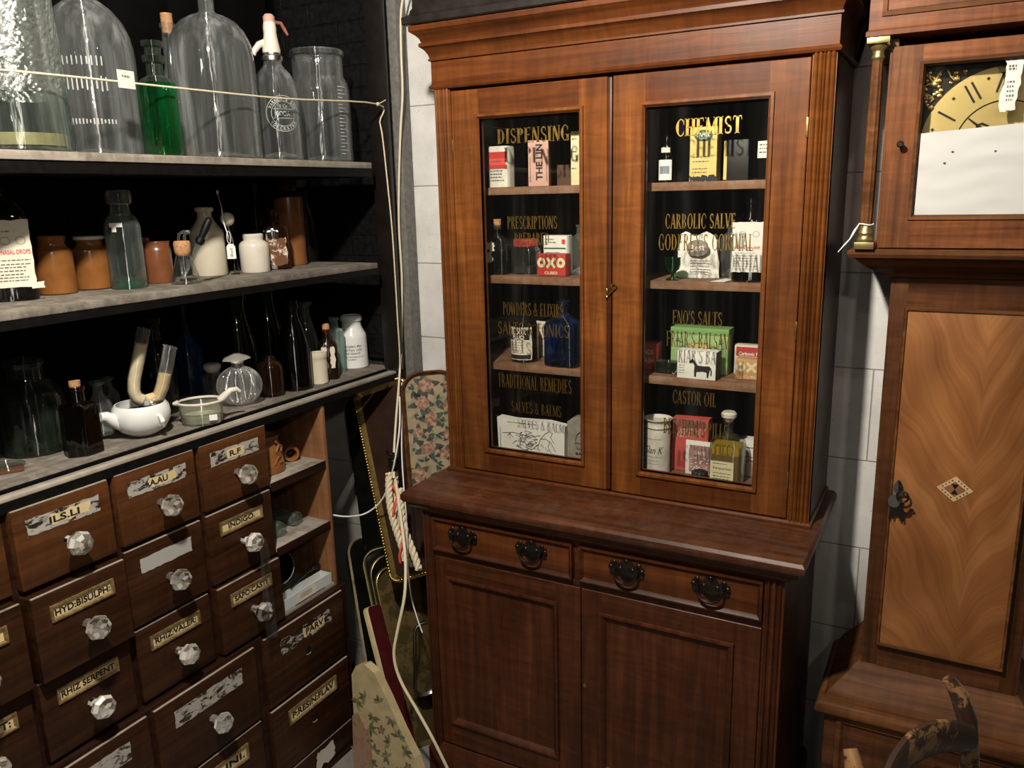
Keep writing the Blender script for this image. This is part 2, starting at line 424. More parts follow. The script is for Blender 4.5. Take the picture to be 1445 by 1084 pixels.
def block_wall():
    k = N('painted block wall')
    v = k.coord((1, 1, 1))
    sp = k.n('ShaderNodeSeparateXYZ'); k.l(v, sp.inputs[0])
    ad = k.n('ShaderNodeMath', _operation='ADD'); k.l(sp.outputs[0], ad.inputs[0]); k.l(sp.outputs[1], ad.inputs[1])
    cb = k.n('ShaderNodeCombineXYZ'); k.l(ad.outputs[0], cb.inputs[0]); k.l(sp.outputs[2], cb.inputs[1])
    mp = k.n('ShaderNodeMapping'); mp.inputs['Location'].default_value = (.13, -.012, 0); k.l(cb.outputs[0], mp.inputs[0])
    br = k.n('ShaderNodeTexBrick', Scale=1.0); br.offset = .5
    br.inputs['Color1'].default_value = (1, 1, 1, 1); br.inputs['Color2'].default_value = (.93, .93, .93, 1); br.inputs['Mortar'].default_value = (.45, .43, .4, 1)
    br.inputs['Brick Width'].default_value = .46; br.inputs['Row Height'].default_value = .2315
    br.inputs['Mortar Size'].default_value = .0022; br.inputs['Mortar Smooth'].default_value = .6
    k.l(mp.outputs[0], br.inputs['Vector'])
    n = k.noise(v, 9, 6, .65); pit = k.noise(v, 130, 3, .6)
    c = k.ramp(n, [(.3, (.53, .52, .50)), (.7, (.68, .67, .65))])
    c = k.mix(1.0, c, br.outputs['Color'], 'MULTIPLY')
    c = k.mix(k.ramp(pit, [(.66, (0, 0, 0)), (.70, (.7, .7, .7))]), c, (.16, .15, .14))
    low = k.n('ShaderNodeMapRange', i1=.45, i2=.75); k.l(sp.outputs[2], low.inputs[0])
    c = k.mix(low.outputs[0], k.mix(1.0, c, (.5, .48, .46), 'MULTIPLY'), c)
    bm = k.n('ShaderNodeMath', _operation='MULTIPLY_ADD', i1=.25); k.l(pit, bm.inputs[0]); k.l(br.outputs['Fac'], bm.inputs[2])
    inv = k.n('ShaderNodeMath', _operation='SUBTRACT', i0=1.0); k.l(bm.outputs[0], inv.inputs[1])
    return k.pbr(c, .7, 0, k.bump(inv.outputs[0], .5, .004))
M_wall = block_wall()

def black_brick():
    k = N('black painted bricks')
    v = k.coord((1, 1, 1))
    sp = k.n('ShaderNodeSeparateXYZ'); k.l(v, sp.inputs[0])
    cb = k.n('ShaderNodeCombineXYZ'); k.l(sp.outputs[0], cb.inputs[0]); k.l(sp.outputs[2], cb.inputs[1])
    br = k.n('ShaderNodeTexBrick', Scale=1.0)
    br.inputs['Brick Width'].default_value = .21; br.inputs['Row Height'].default_value = .062
    br.inputs['Mortar Size'].default_value = .003; br.inputs['Mortar Smooth'].default_value = .5
    k.l(cb.outputs[0], br.inputs['Vector'])
    n = k.noise(v, 60, 4)
    c = k.ramp(n, [(.3, (.0028, .0028, .003)), (.8, (.010, .010, .0105))])
    inv = k.n('ShaderNodeMath', _operation='SUBTRACT', i0=1.0); k.l(br.outputs['Fac'], inv.inputs[1])
    a = k.n('ShaderNodeMath', _operation='MULTIPLY_ADD', i1=.15); k.l(n, a.inputs[0]); k.l(inv.outputs[0], a.inputs[2])
    return k.pbr(c, .4, 0, k.bump(a.outputs[0], 1.0, .006), Specular__IOR__Level=.25)
M_bbrick = black_brick()
M_pier = plain('grey pier paint', (.13, .125, .115), .7, 0, .3, 70, .4)
M_floor = plain('grey concrete floor', (.18, .17, .155), .75, 0, .4, 12, .2)

# glass
G_clear = glass('clear old glass', (.90, .92, .91), (.42, .45, .44), .15, (.50, .53, .53), spec=.65)
G_clean = glass('thin clear glass', (.95, .96, .95), (.5, .53, .52), .02, spec=.65)
G_aqua = glass('aqua glass', (.90, .95, .92), (.30, .46, .40), .09, (.45, .55, .5), spec=.6)
G_crackle = glass('hammered glass', (.78, .84, .80), (.32, .40, .36), .16, (.5, .56, .52), rough=.14, spec=.5, bump=(150, .4, .004, 1.0), base=.24)
G_dark = glass('smoky dark glass', (.34, .38, .35), (.05, .06, .055), .02, (.2, .22, .2), spec=.5)
G_greenish = glass('dark green bottle glass', (.22, .33, .24), (.03, .06, .04), .22, (.08, .11, .08), spec=.5)
G_beer = glass('near black beer glass', (.05, .08, .035), (.008, .012, .006), .01, (.1, .12, .08), spec=.5)
G_green = glass('bright green poison glass', (.05, .55, .18), (.0, .08, .02), .20, (.005, .20, .05), spec=.45)
G_amber = glass('amber glass', (.30, .105, .03), (.08, .024, .006), .06, (.25, .12, .05), spec=.5)
G_brown = glass('dark brown glass', (.10, .03, .018), (.02, .006, .004), .02, (.08, .03, .02), spec=.5)
G_blue = glass('deep blue glass', (.035, .10, .32), (.008, .02, .08), .10, (.03, .09, .26), spec=.5)
G_navy = glass('dim navy glass', (.04, .08, .20), (.008, .018, .05), .9, (.018, .05, .15), spec=.45)
G_pane = glass('door pane glass', (.95, .95, .93), (.8, .8, .78), .006, (.5, .48, .45), rough=.015, spec=.5, bump=(3, .02, .002, 1.0), base=.022)
G_plastic = glass('limp clear plastic', (.84, .82, .80), (.6, .58, .55), .05, (.6, .58, .55), rough=.15, spec=.35, base=.03)
G_eye = glass('emerald eyebath glass', (.01, .30, .12), (.0, .05, .02), .10, (.0, .2, .08), spec=.5)
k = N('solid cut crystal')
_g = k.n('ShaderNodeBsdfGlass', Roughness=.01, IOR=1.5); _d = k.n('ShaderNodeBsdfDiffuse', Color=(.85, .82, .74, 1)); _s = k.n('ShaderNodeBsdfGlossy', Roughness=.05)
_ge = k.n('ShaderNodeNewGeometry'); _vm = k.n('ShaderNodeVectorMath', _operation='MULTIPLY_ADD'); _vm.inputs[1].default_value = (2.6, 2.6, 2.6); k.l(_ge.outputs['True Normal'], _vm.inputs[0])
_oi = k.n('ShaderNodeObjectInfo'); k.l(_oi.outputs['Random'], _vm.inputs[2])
_f = k.ramp(k.noise(_vm.outputs[0], 1.6, 2, .6), [(.42, (.0, .0, .0)), (.50, (.16, .16, .16)), (.62, (.75, .75, .75))])  # refracted light put in as pale diffuse facets, picked by normal
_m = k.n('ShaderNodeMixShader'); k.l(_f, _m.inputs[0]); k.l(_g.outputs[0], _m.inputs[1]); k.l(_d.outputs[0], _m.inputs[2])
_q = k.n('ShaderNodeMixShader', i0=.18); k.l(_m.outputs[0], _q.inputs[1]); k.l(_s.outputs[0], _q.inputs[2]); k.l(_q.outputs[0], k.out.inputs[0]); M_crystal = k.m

M_stone = plain('salt glazed brown stoneware', (.195, .075, .020), .22, 0, .25, 18)
M_stone2 = plain('reddish stoneware', (.165, .058, .024), .28, 0, .25, 18)
M_stone_hi = plain('orange brown stoneware', (.235, .092, .030), .3, 0, .22, 16)
M_stone_tp = plain('dark brown stoneware neck', (.065, .022, .008), .25, 0, .25, 18)
M_cream = plain('cream stoneware', (.58, .53, .42), .3, 0, .08, 12)
M_white = plain('white porcelain', (.74, .75, .74), .15, 0, .03, 10)
M_offwhite = plain('offwhite glazed pot', (.62, .58, .50), .22, 0, .08, 15)
M_cork = plain('cork', (.40, .21, .10), .85, 0, .35, 160, .4)
M_paper = plain('aged paper', (.66, .61, .50), .8, 0, .08, 14)
M_paperw = plain('white paper', (.74, .73, .69), .75, 0, .05, 10, .1)
M_ink = plain('black ink', (.007, .006, .005), .7, 0, .1)
M_inkgrey = plain('faded ink', (.10, .09, .08), .8, 0, .1)
M_inkred = plain('red ink', (.60, .06, .04), .7, 0, .1)
M_gold = plain('gilt letters', (.54, .34, .09), .36, 1.0, .35, 60)
M_brass = plain('aged brass', (.42, .29, .10), .35, 1.0, .35, 50)
M_brasshi = plain('bright brass', (.52, .42, .18), .3, .9, .15, 40)
M_dial = plain('engraved dial brass', (.52, .40, .16), .42, .6, .15, 12)
M_iron = plain('blackened iron', (.03, .027, .024), .35, .7, .3, 60)
M_handle = plain('dark bronze', (.045, .035, .028), .28, .85, .4, 60)
M_steel = plain('dull steel', (.45, .44, .42), .3, 1.0, .2, 40)
M_rubber = plain('black rubber', (.004, .004, .004), .35)
M_cord = plain('cream cord', (.62, .54, .38), .8, 0, .15, 200, .3)
M_cable = plain('cream cable sheath', (.66, .58, .42), .45, 0, .06)
M_wcable = plain('white cable sheath', (.72, .70, .66), .4, 0, .05)
M_red = plain('red tin paint', (.42, .045, .04), .4, 0, .15, 30)
M_tin = plain('pale worn tin', (.55, .53, .47), .45, 0, .2, 30)
M_pink = plain('pink card', (.52, .31, .25), .75, 0, .1, 20)
M_yel = plain('yellow card', (.66, .50, .18), .7, 0, .1, 20)
M_creamcard = plain('cream card', (.66, .60, .38), .75, 0, .1, 20)
M_blackcard = plain('black card', (.004, .0037, .0037), .5)
M_browncard = plain('brown card', (.09, .045, .025), .75, 0, .15, 30)
M_greentin = plain('pale green tin', (.27, .41, .18), .45, 0, .08, 16)
M_greentin2 = plain('darker green lid', (.17, .33, .11), .45, 0, .08, 16)
M_tan = plain('tan tin', (.50, .28, .13), .5, 0, .15, 25)
M_darkgreen = plain('dark green ink', (.03, .09, .06), .6)
M_redpack = plain('red printed packet', (.48, .075, .06), .7, 0, .2, 25)
M_rose = plain('dusky rose print', (.36, .19, .17), .75, 0, .25, 50)
M_oil = plain('yellow oil', (.55, .36, .03), .2, 0, .1, 10, 0, Transmission__Weight=.35)
M_oil_lo = plain('dull amber oil', (.20, .12, .035), .3, 0, .1, 10, 0, Transmission__Weight=.2)
M_powder = plain('cream powder', (.70, .60, .42), .85, 0, .12, 60)
M_powder2 = plain('yellow powder', (.66, .48, .25), .85, 0, .15, 60)
M_frame = worn('label holder gilt', (.34, .24, .11), (.22, .145, .06), 50, .5, .38, a_metal=.5)
M_card = plain('yellowed name card', (.66, .53, .28), .7, 0, .1, 40)
M_wornA = worn('flaked silvered label', (.022, .014, .010), (.40, .38, .34), 30, .47, .45, (1, 1.0, 2.2))
M_wornB = worn('mostly flaked label', (.022, .014, .010), (.40, .37, .31), 38, .54, .45, (1, 1.0, 2.2))
M_wornC = worn('silvered label plate', (.03, .02, .015), (.40, .40, .39), 24, .34, .4, (1, 1, 2))
M_chair = worn('worn chair paint', (.030, .015, .009), (.21, .11, .045), 13, .53, .36, (1, 1, 1))
M_torn = worn('amber with torn label', (.66, .58, .48), (.13, .055, .025), 34, .45, .3)
M_floral = floral('floral tray print', (.24, .19, .12), (.060, .068, .058), (.30, .17, .11), (.19, .105, .08), 10, .53)
M_floral2 = floral('cream leafy print', (.40, .32, .18), (.10, .105, .06), (.36, .25, .13), (.27, .19, .10), 14, .57)
M_ground = plain('tan printed ground', (.27, .215, .135), .45, 0, .3, 30)
M_leafp = plain('grey green printed leaf', (.045, .058, .050), .45, 0, .55, 90)
M_petal = plain('faded pink petal', (.34, .20, .13), .45, 0, .35, 70)
M_petal2 = plain('brown pink petal', (.20, .11, .075), .45, 0, .4, 70)
M_ground2 = plain('cream printed ground', (.42, .34, .19), .5, 0, .18, 20)
M_leafq = plain('olive printed leaf', (.10, .105, .055), .5, 0, .5, 80)
M_leafr = plain('pale olive printed leaf', (.20, .19, .10), .5, 0, .35, 80)
M_blush = floral('blush floral', (.30, .19, .12), (.20, .17, .09), (.32, .16, .12), (.28, .15, .1), 16)
M_japan = plain('black japanned tray', (.0035, .004, .003), .2, 0, .4, 20)
M_trayb = plain('dark brown tray base', (.022, .010, .006), .3, 0, .5, 8)
M_oldgold = worn('tarnished gilt tray', (.20, .14, .05), (.10, .075, .03), 12, .5, .35, a_metal=.6)
M_creamrim = plain('cream gilt rim', (.62, .51, .29), .38, .35, .2, 30)
M_maroon = plain('maroon tray lining', (.07, .006, .007), .5)
M_cardgrey = plain('pale grey card', (.52, .56, .55), .7, 0, .05)
M_topbox = plain('chipped dark paint', (.014, .0115, .0095), .32, 0, .4, 30, .3)

# ------------------------------------------------------------------ room
XB = -1.92; YW = 2.10
struct('floor', B().box(-2.6, 2.0, -1.6, YW+.1, -.06, 0), M_floor)
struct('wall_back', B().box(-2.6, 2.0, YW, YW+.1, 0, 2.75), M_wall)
struct('wall_left', B().box(XB-.2, XB-.04, -.4, YW, 0, 2.75), M_black)
struct('wall_right', B().box(XB, -1.535, 2.03, 2.096, 1.105, 2.75), M_bbrick)
struct('trim_1', B().box(-1.5371, -1.4776, 2.045, 2.098, .0, 2.75, .006), M_pier)
# ------------------------------------------------------------------ shelving unit
XF = -1.5
Z1, Z2, Z3 = 1.700, 1.416, 1.085
su = thing('shelving_unit', 'black painted open shelving with dusty grey shelves of bottles, above the drawer chest', 'shelves', (XF, 1.0, 0))
def W(p): return p.xf(Matrix.Translation((-XF, -1.0, 0)))
W(B().box(XB, XF, .35, 1.925, Z1-.017, Z1, .003)).make('shelf', M_dusty, su)
W(B().box(XB, XF, .35, 1.925, Z2-.016, Z2, .003)).make('shelf', M_dusty2, su)
W(B().box(XB, XF-.0402, .35, 2.022, Z3-.0135, Z3, .001)).make('shelf', M_dusty2, su)
W(B().box(XB, XF-.004, .35, 1.93, Z1-.040, Z1-.0175)).make('shelf_edging', M_blackedge, su)
W(B().box(XB, XF-.002, .35, 1.93, Z2-.034, Z2-.0165)).make('shelf_edging', M_blackedge, su)
W(B().box(XF-.026, XF, .35, 1.984, Z3-.0132, Z3-.0055, .0015)).make('shelf_lip', M_dusty, su)
W(B().box(XF-.040, XF-.0345, .35, 1.985, Z3-.0133, Z3-.0012)).make('shelf_edging', M_blackedge, su)  # black strip makes the dark line behind the lip
W(B().box(XF-.030, XF+.001, .35, 1.985, Z3-.032, Z3-.0135)).make('shelf_edging', M_blackedge, su)
b = B()
for i in range(9): b.box(XB-.018, XB-.001, .35+i*.183, .35+(i+1)*.183-.002, 1.05, 2.72, .002)
W(b).make('back_board', M_black, su)
W(B().box(-1.5451, -1.4814, 1.986, 1.9995, Z3, 2.72, .002)).make('corner_post', M_post, su)

# ------------------------------------------------------------------ apothecary chest
YC = 1.655
ch = thing('apothecary_chest', 'dark mahogany apothecary chest of labelled drawers with cut glass knobs, under the bottle shelves', 'chest of drawers', (XF, 1.1, 0))
def C_(p): return p.xf(Matrix.Translation((-XF, -1.1, 0)))
b = B()
b.box(XB+.02, XF-.012, .565, 1.437, .51, Z3-.036)
b.box(XB+.02, -1.487, .565, YC+.012, 0.0, .512)
b.box(-1.75, XF-.012, 1.437, YC-.012, 1.056, Z3-.036)
C_(b).make('carcass', M_chest, ch)
C_(B().box(XB+.02, -1.75, 1.437, YC-.012, .512, Z3-.036)).make('cubby_back', M_chest, ch)
C_(B().box(-1.88, XF-.004, YC-.012, YC, .512, Z3-.034, .002)).make('side_panel', M_chest_in, ch)
for z in (.893, .713):
    C_(B().box(-1.75, XF-.006, 1.437, YC-.012, z-.012, z, .001)).make('cubby_shelf', M_dusty, ch)
    C_(B().box(XF-.008, XF-.003, 1.437, YC-.012, z-.024, z-.001, .001)).make('shelf_edging', M_chest, ch)
C_(B().box(-1.75, XF-.006, 1.437, YC-.012, .5125, .523, .001)).make('cubby_shelf', M_dusty, ch)
C_(B().box(XF-.014, XF-.002, .565, YC, 1.049, 1.0575, .002)).make('top_bead', M_chest, ch)

def knob_mesh():
    b = B()
    b.lathe([(.0075, 0), (.0075, .008), (.006, .012), (.0125, .018), (.0185, .024), (.0195, .030), (.0165, .0375), (.010, .0415), (.004, .0425)], 8, cap1=True)
    return b.xf(Matrix.Rotation(pi/2, 4, 'Y') @ Matrix.Scale(1.3, 4))
def drawer(y0, y1, z0, z1, X, text=None, style='frame', out=0.0, knob=True, tw=.11, lw=.135, lh=.034, dz=0.0, tilt=0.0):
    ym, X2 = (y0+y1)/2, X+out
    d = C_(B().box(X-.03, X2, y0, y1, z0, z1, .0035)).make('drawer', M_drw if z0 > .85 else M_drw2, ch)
    C_(B().box(X2-.0065, X2-.0008, y0+.002, y1-.002, z1-.0006, z1+.0007)).make('dusty_lit_edge', M_dusty, d)  # dusty strip, kept pale to stand for light on the drawer's top edge
    zl = z0+(z1-z0)*.75+dz; o = (-XF, -1.1)
    cx, cy = X2-XF, ym-1.1
    if style == 'frame':
        b = B().frame([(0, 0), (0, .004), (.004, .0045), (.007, .001)], cy-lw/2, cy+lw/2, zl-lh/2, zl+lh/2, lambda u, v, q: (cx+q, u, v))
        b.make('label_holder', M_frame, d)
        B().sheet(xmap(cx+.0008, cy, zl), lw-.010, lh-.010).make('name_card', M_card, d)
    else:
        B().sheet(xmap(cx+.0008, cy, zl), lw, lh, 14, 6, jag=.0012).make('name_card', {'A': M_wornA, 'B': M_wornB, 'C': M_wornC}[style], d)
    if text:
        n = len(text)
        txt('lettering', text, M_ink, d, tw, lh*.42, xmap(cx+.0016, cy, zl, tilt), .03)
    if knob:
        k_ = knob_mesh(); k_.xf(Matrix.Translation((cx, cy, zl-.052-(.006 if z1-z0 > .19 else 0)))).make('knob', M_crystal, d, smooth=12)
    else:
        b = B(); zc = zl-.058
        ring = [(cx+.0006, cy+.012*cos(t*pi/12), zc+.012*sin(t*pi/12)) for t in range(24)]
        b.face([b.bm.verts.new(p) for p in ring])
        b.make('knob_hole', M_blackcard, d, smooth=0)
        b = B(); b.tube([(cx+.0008, cy+.0118*cos(t), zc+.0118*sin(t)) for t in [-2.4+i*.14 for i in range(12)]], .0014, 5)
        b.make('hole_rim', M_dusty, d)
    return d
rows = [(.893, 1.052), (.704, .880), (.522, .694)]
c0, c1, c2, c3 = (.572, .772), (.786, .986), (1.003, 1.205), (1.222, 1.428)
T = {(0, 0): (None, 'A'), (0, 1): (None, 'frame'), (0, 2): ('PT:', 'frame'),
     (1, 0): ('ILS.LI', 'A'), (1, 1): ('HYD:BISULPH:', 'frame'), (1, 2): ('RHIZ SERPENT', 'frame'),
     (2, 0): ('.A.AU', 'A'), (2, 1): (None, 'C'), (2, 2): ('RHIZ:VALER:', 'frame'),
     (3, 0): ('R.F', 'A'), (3, 1): ('INDIGO.', 'frame'), (3, 2): ('SAPO:CASTI:', 'frame')}
TW = {'PT:': .03, 'ILS.LI': .062, '.A.AU': .05, 'R.F': .035, 'INDIGO.': .085, 'HYD:BISULPH:': .118, 'RHIZ SERPENT': .118, 'RHIZ:VALER:': .112, 'SAPO:CASTI:': .112}
for ci, c in enumerate((c0, c1, c2, c3)):
    for ri, (za, zb) in enumerate(rows):
        t, st = T[(ci, ri)]
        out = {(1, 1): .026, (0, 1): .02, (3, 2): .010, (1, 0): .008, (2, 0): .004}.get((ci, ri), 0.002*((ci+ri) % 2))
        lw = .15 if st == 'A' else .135
        if (ci, ri) == (0, 2):
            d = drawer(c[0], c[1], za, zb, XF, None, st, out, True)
            txt('lettering', t, M_ink, d, .03, .0155, xmap(out+.0016, (c[0]+c[1])/2-1.1+.040, za+(zb-za)*.75), .03)
        else:
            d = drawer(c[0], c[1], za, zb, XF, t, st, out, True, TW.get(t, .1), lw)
            if st == 'A' and t:
                B().sheet(xmap(out+.0012, (c[0]+c[1])/2-1.1+(.012 if ci < 3 else 0), za+(zb-za)*.75), TW[t]+.02, .021, 8, 3, jag=.003).make('card_remnant', M_card, d)
XL = -1.476
low = [(.307, .506), (.098, .296), (.012, .088)]
wide = [(.690, .990), (1.004, 1.302), (1.334, 1.640)]
TL = {(0, 0): (None, 'A', True), (1, 0): (None, 'A', True), (2, 0): ('PARV', 'B', False),
      (0, 1): (None, 'frame', True), (1, 1): ('SEM:LINI.', 'frame', True), (2, 1): ('P:RESIN:FLAV', 'frame', False)}
for ci, c in enumerate(wide):
    for ri, (za, zb) in enumerate(low[:2]):
        t, st, kn = TL[(ci, ri)]
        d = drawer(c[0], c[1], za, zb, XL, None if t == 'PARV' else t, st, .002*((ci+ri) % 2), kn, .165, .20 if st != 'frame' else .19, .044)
        if t == 'PARV':
            zl = za+(zb-za)*.75; ym = (c[0]+c[1])/2-1.1
            B().sheet(xmap(XL-XF+.0012+.002*((ci+ri) % 2), ym+.028, zl-.001), .088, .026, 8, 3, jag=.004).make('card_remnant', M_card, d)
            txt('lettering', t, M_ink, d, .070, .019, xmap(XL-XF+.002+.002*((ci+ri) % 2), ym+.030, zl), .03)
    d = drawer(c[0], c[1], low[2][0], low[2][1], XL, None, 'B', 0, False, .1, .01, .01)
    if ci == 2:
        B().sheet(xmap(XL-XF+.0015, 1.52-1.1, .048), .075, .05, 7, 6, jag=.006).make('torn_label', M_offwhite, d)
C_(B().box(XB+.02, -1.468, .565, YC+.014, .0, .011)).make('plinth', M_chest, ch)

# limp plastic strip on the knob of the INDIGO drawer
st_ = thing('plastic_strip', 'limp clear plastic strip hanging from a knob of the drawer chest', 'plastic strip', (-1.452, 1.335, .80))
b = B(); cen = [(.0, .0, -.01), (.004, .003, -.05), (-.002, .004, -.12), (.003, .001, -.2), (.006, -.002, -.28)]
g = []
for i, (x, y, z) in enumerate(cen):
    hw = .014+.006*i/4
    g.append([b.bm.verts.new((x+.004*abs(t), y+hw*t, z)) for t in (-1, -.5, 0, .5, 1)])
for i in range(len(cen)-1):
    for j in range(4): b.face((g[i][j], g[i][j+1], g[i+1][j+1], g[i+1][j]))
b.make('strip', G_plastic, st_)

# things in the cubbies
j = thing('pottery_jug', 'tan pottery jug with raised relief, in the top open cubby', 'jug', (-1.580, 1.505, .893), face(-1.58, 1.505))
B().lathe([(.034, 0), (.040, .004), (.042, .02), (.041, .05), (.036, .075), (.031, .088), (.033, .098), (.035, .103), (.032, .103), (.029, .09), (.03, .03), (.02, .01)], 40).make('body', M_stone_hi, j)
B().lathe([(.0405, .0), (.0428, .004), (.0432, .022), (.0422, .026)], 40, cap0=False).make('base_band', M_stone, j)
b = B()
q = cmap(.0425, 0, .62)
for pts in ([(.002, .092), (.012, .080), (.003, .064), (.010, .050), (.022, .044), (.020, .032), (.010, .030)], [(.010, .080), (.024, .074), (.020, .060)], [(.012, .050), (.002, .040), (-.004, .028)], [(.020, .044), (.028, .036), (.026, .026)]):
    b.tube([q(u-.004, v) for u, v in pts], .0032, 7)
b.make('relief', M_stone_hi, j)
r_ = thing('pottery_ring', 'small terracotta jar lying open mouth out beside the tan jug', 'jar', (-1.578, 1.592, .916), face(-1.578, 1.592, .15))
B().lathe([(.012, .055), (.021, .05), (.0225, .03), (.0225, .004), (.021, 0), (.0145, 0), (.0135, .004), (.0135, .045)], 30, cap0=False).xf(Matrix.Rotation(-pi/2, 4, 'X')).make('ring', M_stone_hi, r_)
for (nm, x, y, lab, ex) in (('near', -1.545, 1.497, 'clear bottle lying base outwards in the middle cubby, nearer the drawers', -.05), ('far', -1.56, 1.577, 'clear bottle lying base outwards in the middle cubby, nearer the side panel', .05)):
    t = thing('glass_bottle', lab, 'bottle', (x, y, .7345), pi/2+ex, 'bottles lying in the middle cubby')
    b = B().lathe([(.004, .004), (.018, .0), (.021, .005), (.021, .09), (.016, .105), (.008, .112), (.008, .135), (.010, .14)], 28)
    b.lathe([(.012, .006), (.005, .012), (.001, .013)], 20, cap0=False)
    b.xf(Matrix.Rotation(-pi/2, 4, 'X')).make('body', G_aqua, t)
    B().lathe([(.0165, .001), (.0190, .003), (.0205, .008), (.0205, .02)], 28, cap0=False).xf(Matrix.Rotation(-pi/2, 4, 'X')).make('thick_base', G_clear, t)
t = thing('black_bowl', 'shiny black round bowl tipped up in the lowest cubby', 'bowl', (-1.605, 1.515, .5245), face(-1.605, 1.515))
B().lathe([(.001, .0), (.027, .006), (.044, .024), (.053, .05), (.054, .068), (.051, .068), (.041, .028), (.018, .011)], 36, cap0=False).xf(Matrix.Translation((0, 0, .012)) @ Matrix.Rotation(math.radians(58), 4, 'X') @ Matrix.Translation((0, 0, -.002))).xf(Matrix.Translation((0, .02, .05))).make('bowl', M_rubber, t)
t = thing('black_ladle', 'glossy black spoon lying across the white carton in the lowest cubby', 'spoon', (-1.545, 1.585, .558), pi/2)
b = B().tube([(-.075, .0, .0), (-.04, .005, .006), (0, .01, .012), (.03, .012, .012)], [.003, .004, .005, .007], 8)
b.ball((.038, .012, .012), .014, 16, (1.5, .8, .55)); b.make('spoon', M_rubber, t)
t = thing('card_carton', 'pale grey card carton with a small note, at the front of the lowest cubby', 'carton', (-1.530, 1.541, .5235), pi/2)
b = B(); b.box(-.094, .094, -.022, -.020, 0, .034); b.box(-.094, .094, .018, .02, 0, .03); b.box(-.094, -.092, -.02, .018, 0, .032); b.box(.092, .094, -.02, .018, 0, .032); b.box(-.094, .094, -.022, .02, -.0003, .0015)
b.make('carton', M_cardgrey, t)
B().sheet(fmap(-.01, -.0226, .017), .075, .026).make('note', M_paper, t)
B().lines(fmap(-.01, -.0230, .018), .05, [.006, .001, -.004], .0022, .008).make('print', M_inkgrey, t)
B().box(-.055, .06, -.0245, -.0225, .0, .004).make('clear_strip', G_plastic, t)
# ------------------------------------------------------------------ bottles on the shelves
def bottle(name, label, cat, x, y, z, prof, mat, n=40, group=None, rot=None, flute=None, sy=1.0, thick=True):
    t = thing(name, label, cat, (x, y, z), face(x, y) if rot is None else rot, group)
    b = B().lathe(prof, n, flute=flute, sy=sy)
    b.make('bottle_body', mat, t)
    if thick:
        r0 = max(p[0] for p in prof[:4])*.90
        B().lathe([(r0, .004), (r0*.99, .007), (r0*.8, .011), (r0*.35, .018), (.001, .021)], n, cap0=False, sy=sy).make('thick_base', mat, t)
    return t
def sc(prof, R, H): return [(r*R, z*H) for r, z in prof]

Z1 += .0006; Z2 += .0006; Z3 += .0006          # a hair above the boards
# top shelf
t = bottle('glass_jar', 'tall hammered greenish glass jar with fluted foot, leftmost on the top shelf', 'jar', -1.612, .987, Z1,
    [(.088, 0), (.094, .004), (.0945, .03), (.093, .07), (.0905, .105)], G_greenish.copy() if False else G_aqua, 72, flute=(26, .012))
b = B().lathe([(.0905-.0075*i/44, .105+.275*i/44) for i in range(45)]+[(.086, .385), (.083, .386)], 84, cap0=False)
for v in b.bm.verts:
    q_ = random.uniform(-.0013, .0013); v.co.x *= 1+q_/.088; v.co.y *= 1+q_/.088; v.co.z += random.uniform(-.0018, .0018)
b.make('hammered_wall', G_crackle, t, smooth=0)
B().lathe([(.080, .012), (.082, .03), (.0815, .034)], 40, cap1=True).make('dregs', plain('ochre dregs', (.20, .17, .07), .6), t)
CARB = [(.93, 0), (1, .02), (1, .56), (.985, .62), (.93, .69), (.82, .76), (.62, .83), (.40, .875), (.26, .90), (.235, .93), (.235, .99), (.30, .992), (.30, 1.02), (.24, 1.025)]
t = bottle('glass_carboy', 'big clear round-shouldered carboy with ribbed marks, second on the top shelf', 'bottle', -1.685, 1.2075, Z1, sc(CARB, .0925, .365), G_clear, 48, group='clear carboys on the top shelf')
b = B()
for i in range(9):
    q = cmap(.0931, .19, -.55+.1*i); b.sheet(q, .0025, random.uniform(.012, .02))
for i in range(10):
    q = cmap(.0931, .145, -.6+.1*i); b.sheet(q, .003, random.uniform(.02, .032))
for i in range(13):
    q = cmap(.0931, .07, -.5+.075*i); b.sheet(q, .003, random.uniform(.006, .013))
b.make('rib_highlights', plain('rib highlight', (.36, .37, .36), .3), t)  # pale dashes stand for highlights on the moulded ribs
t = bottle('poison_bottle', 'bright green ribbed poison bottle with dark neck, on the top shelf', 'bottle', -1.548, 1.262, Z1,
    [(.036, 0), (.0385, .004), (.0385, .142), (.036, .15)], G_green, 48, flute=(12, .035))
B().lathe([(.036, .15), (.03, .158), (.0175, .165), (.0165, .19), (.0225, .192), (.0235, .205), (.0165, .207), (.0165, .222), (.0215, .224), (.022, .235), (.012, .236)], 32, cap0=False, cap1=True).make('neck', G_greenish, t)
t = bottle('decanter', 'slender clear decanter with long corked neck behind the green bottle', 'decanter', -1.80, 1.520, Z1,
    [(.036, 0), (.042, .006), (.043, .05), (.0425, .13), (.040, .165), (.033, .19), (.022, .215), (.0165, .24), (.0155, .325), (.019, .327), (.019, .338), (.015, .34)], G_clear)
B().lathe([(.0125, .315), (.0145, .345), (.0145, .362)], 20, cap1=True).make('cork', M_cork, t)
B().lathe([(.032, .006), (.037, .012), (.0375, .035), (.03, .045)], 28, cap1=True).make('residue', plain('rusty residue', (.13, .05, .025), .7), t)
DOME = [(.94, 0), (1, .02), (1, .66), (.985, .73), (.93, .81), (.81, .885), (.63, .945), (.42, .98), (.22, 1.0), (.18, 1.02), (.18, 1.10), (.23, 1.105), (.23, 1.135), (.18, 1.14)]
t = bottle('glass_carboy', 'largest clear carboy with domed top, between green bottle and siphon on the top shelf', 'bottle', -1.622, 1.488, Z1, sc(DOME, .100, .335), G_clear, 52, group='clear carboys on the top shelf')
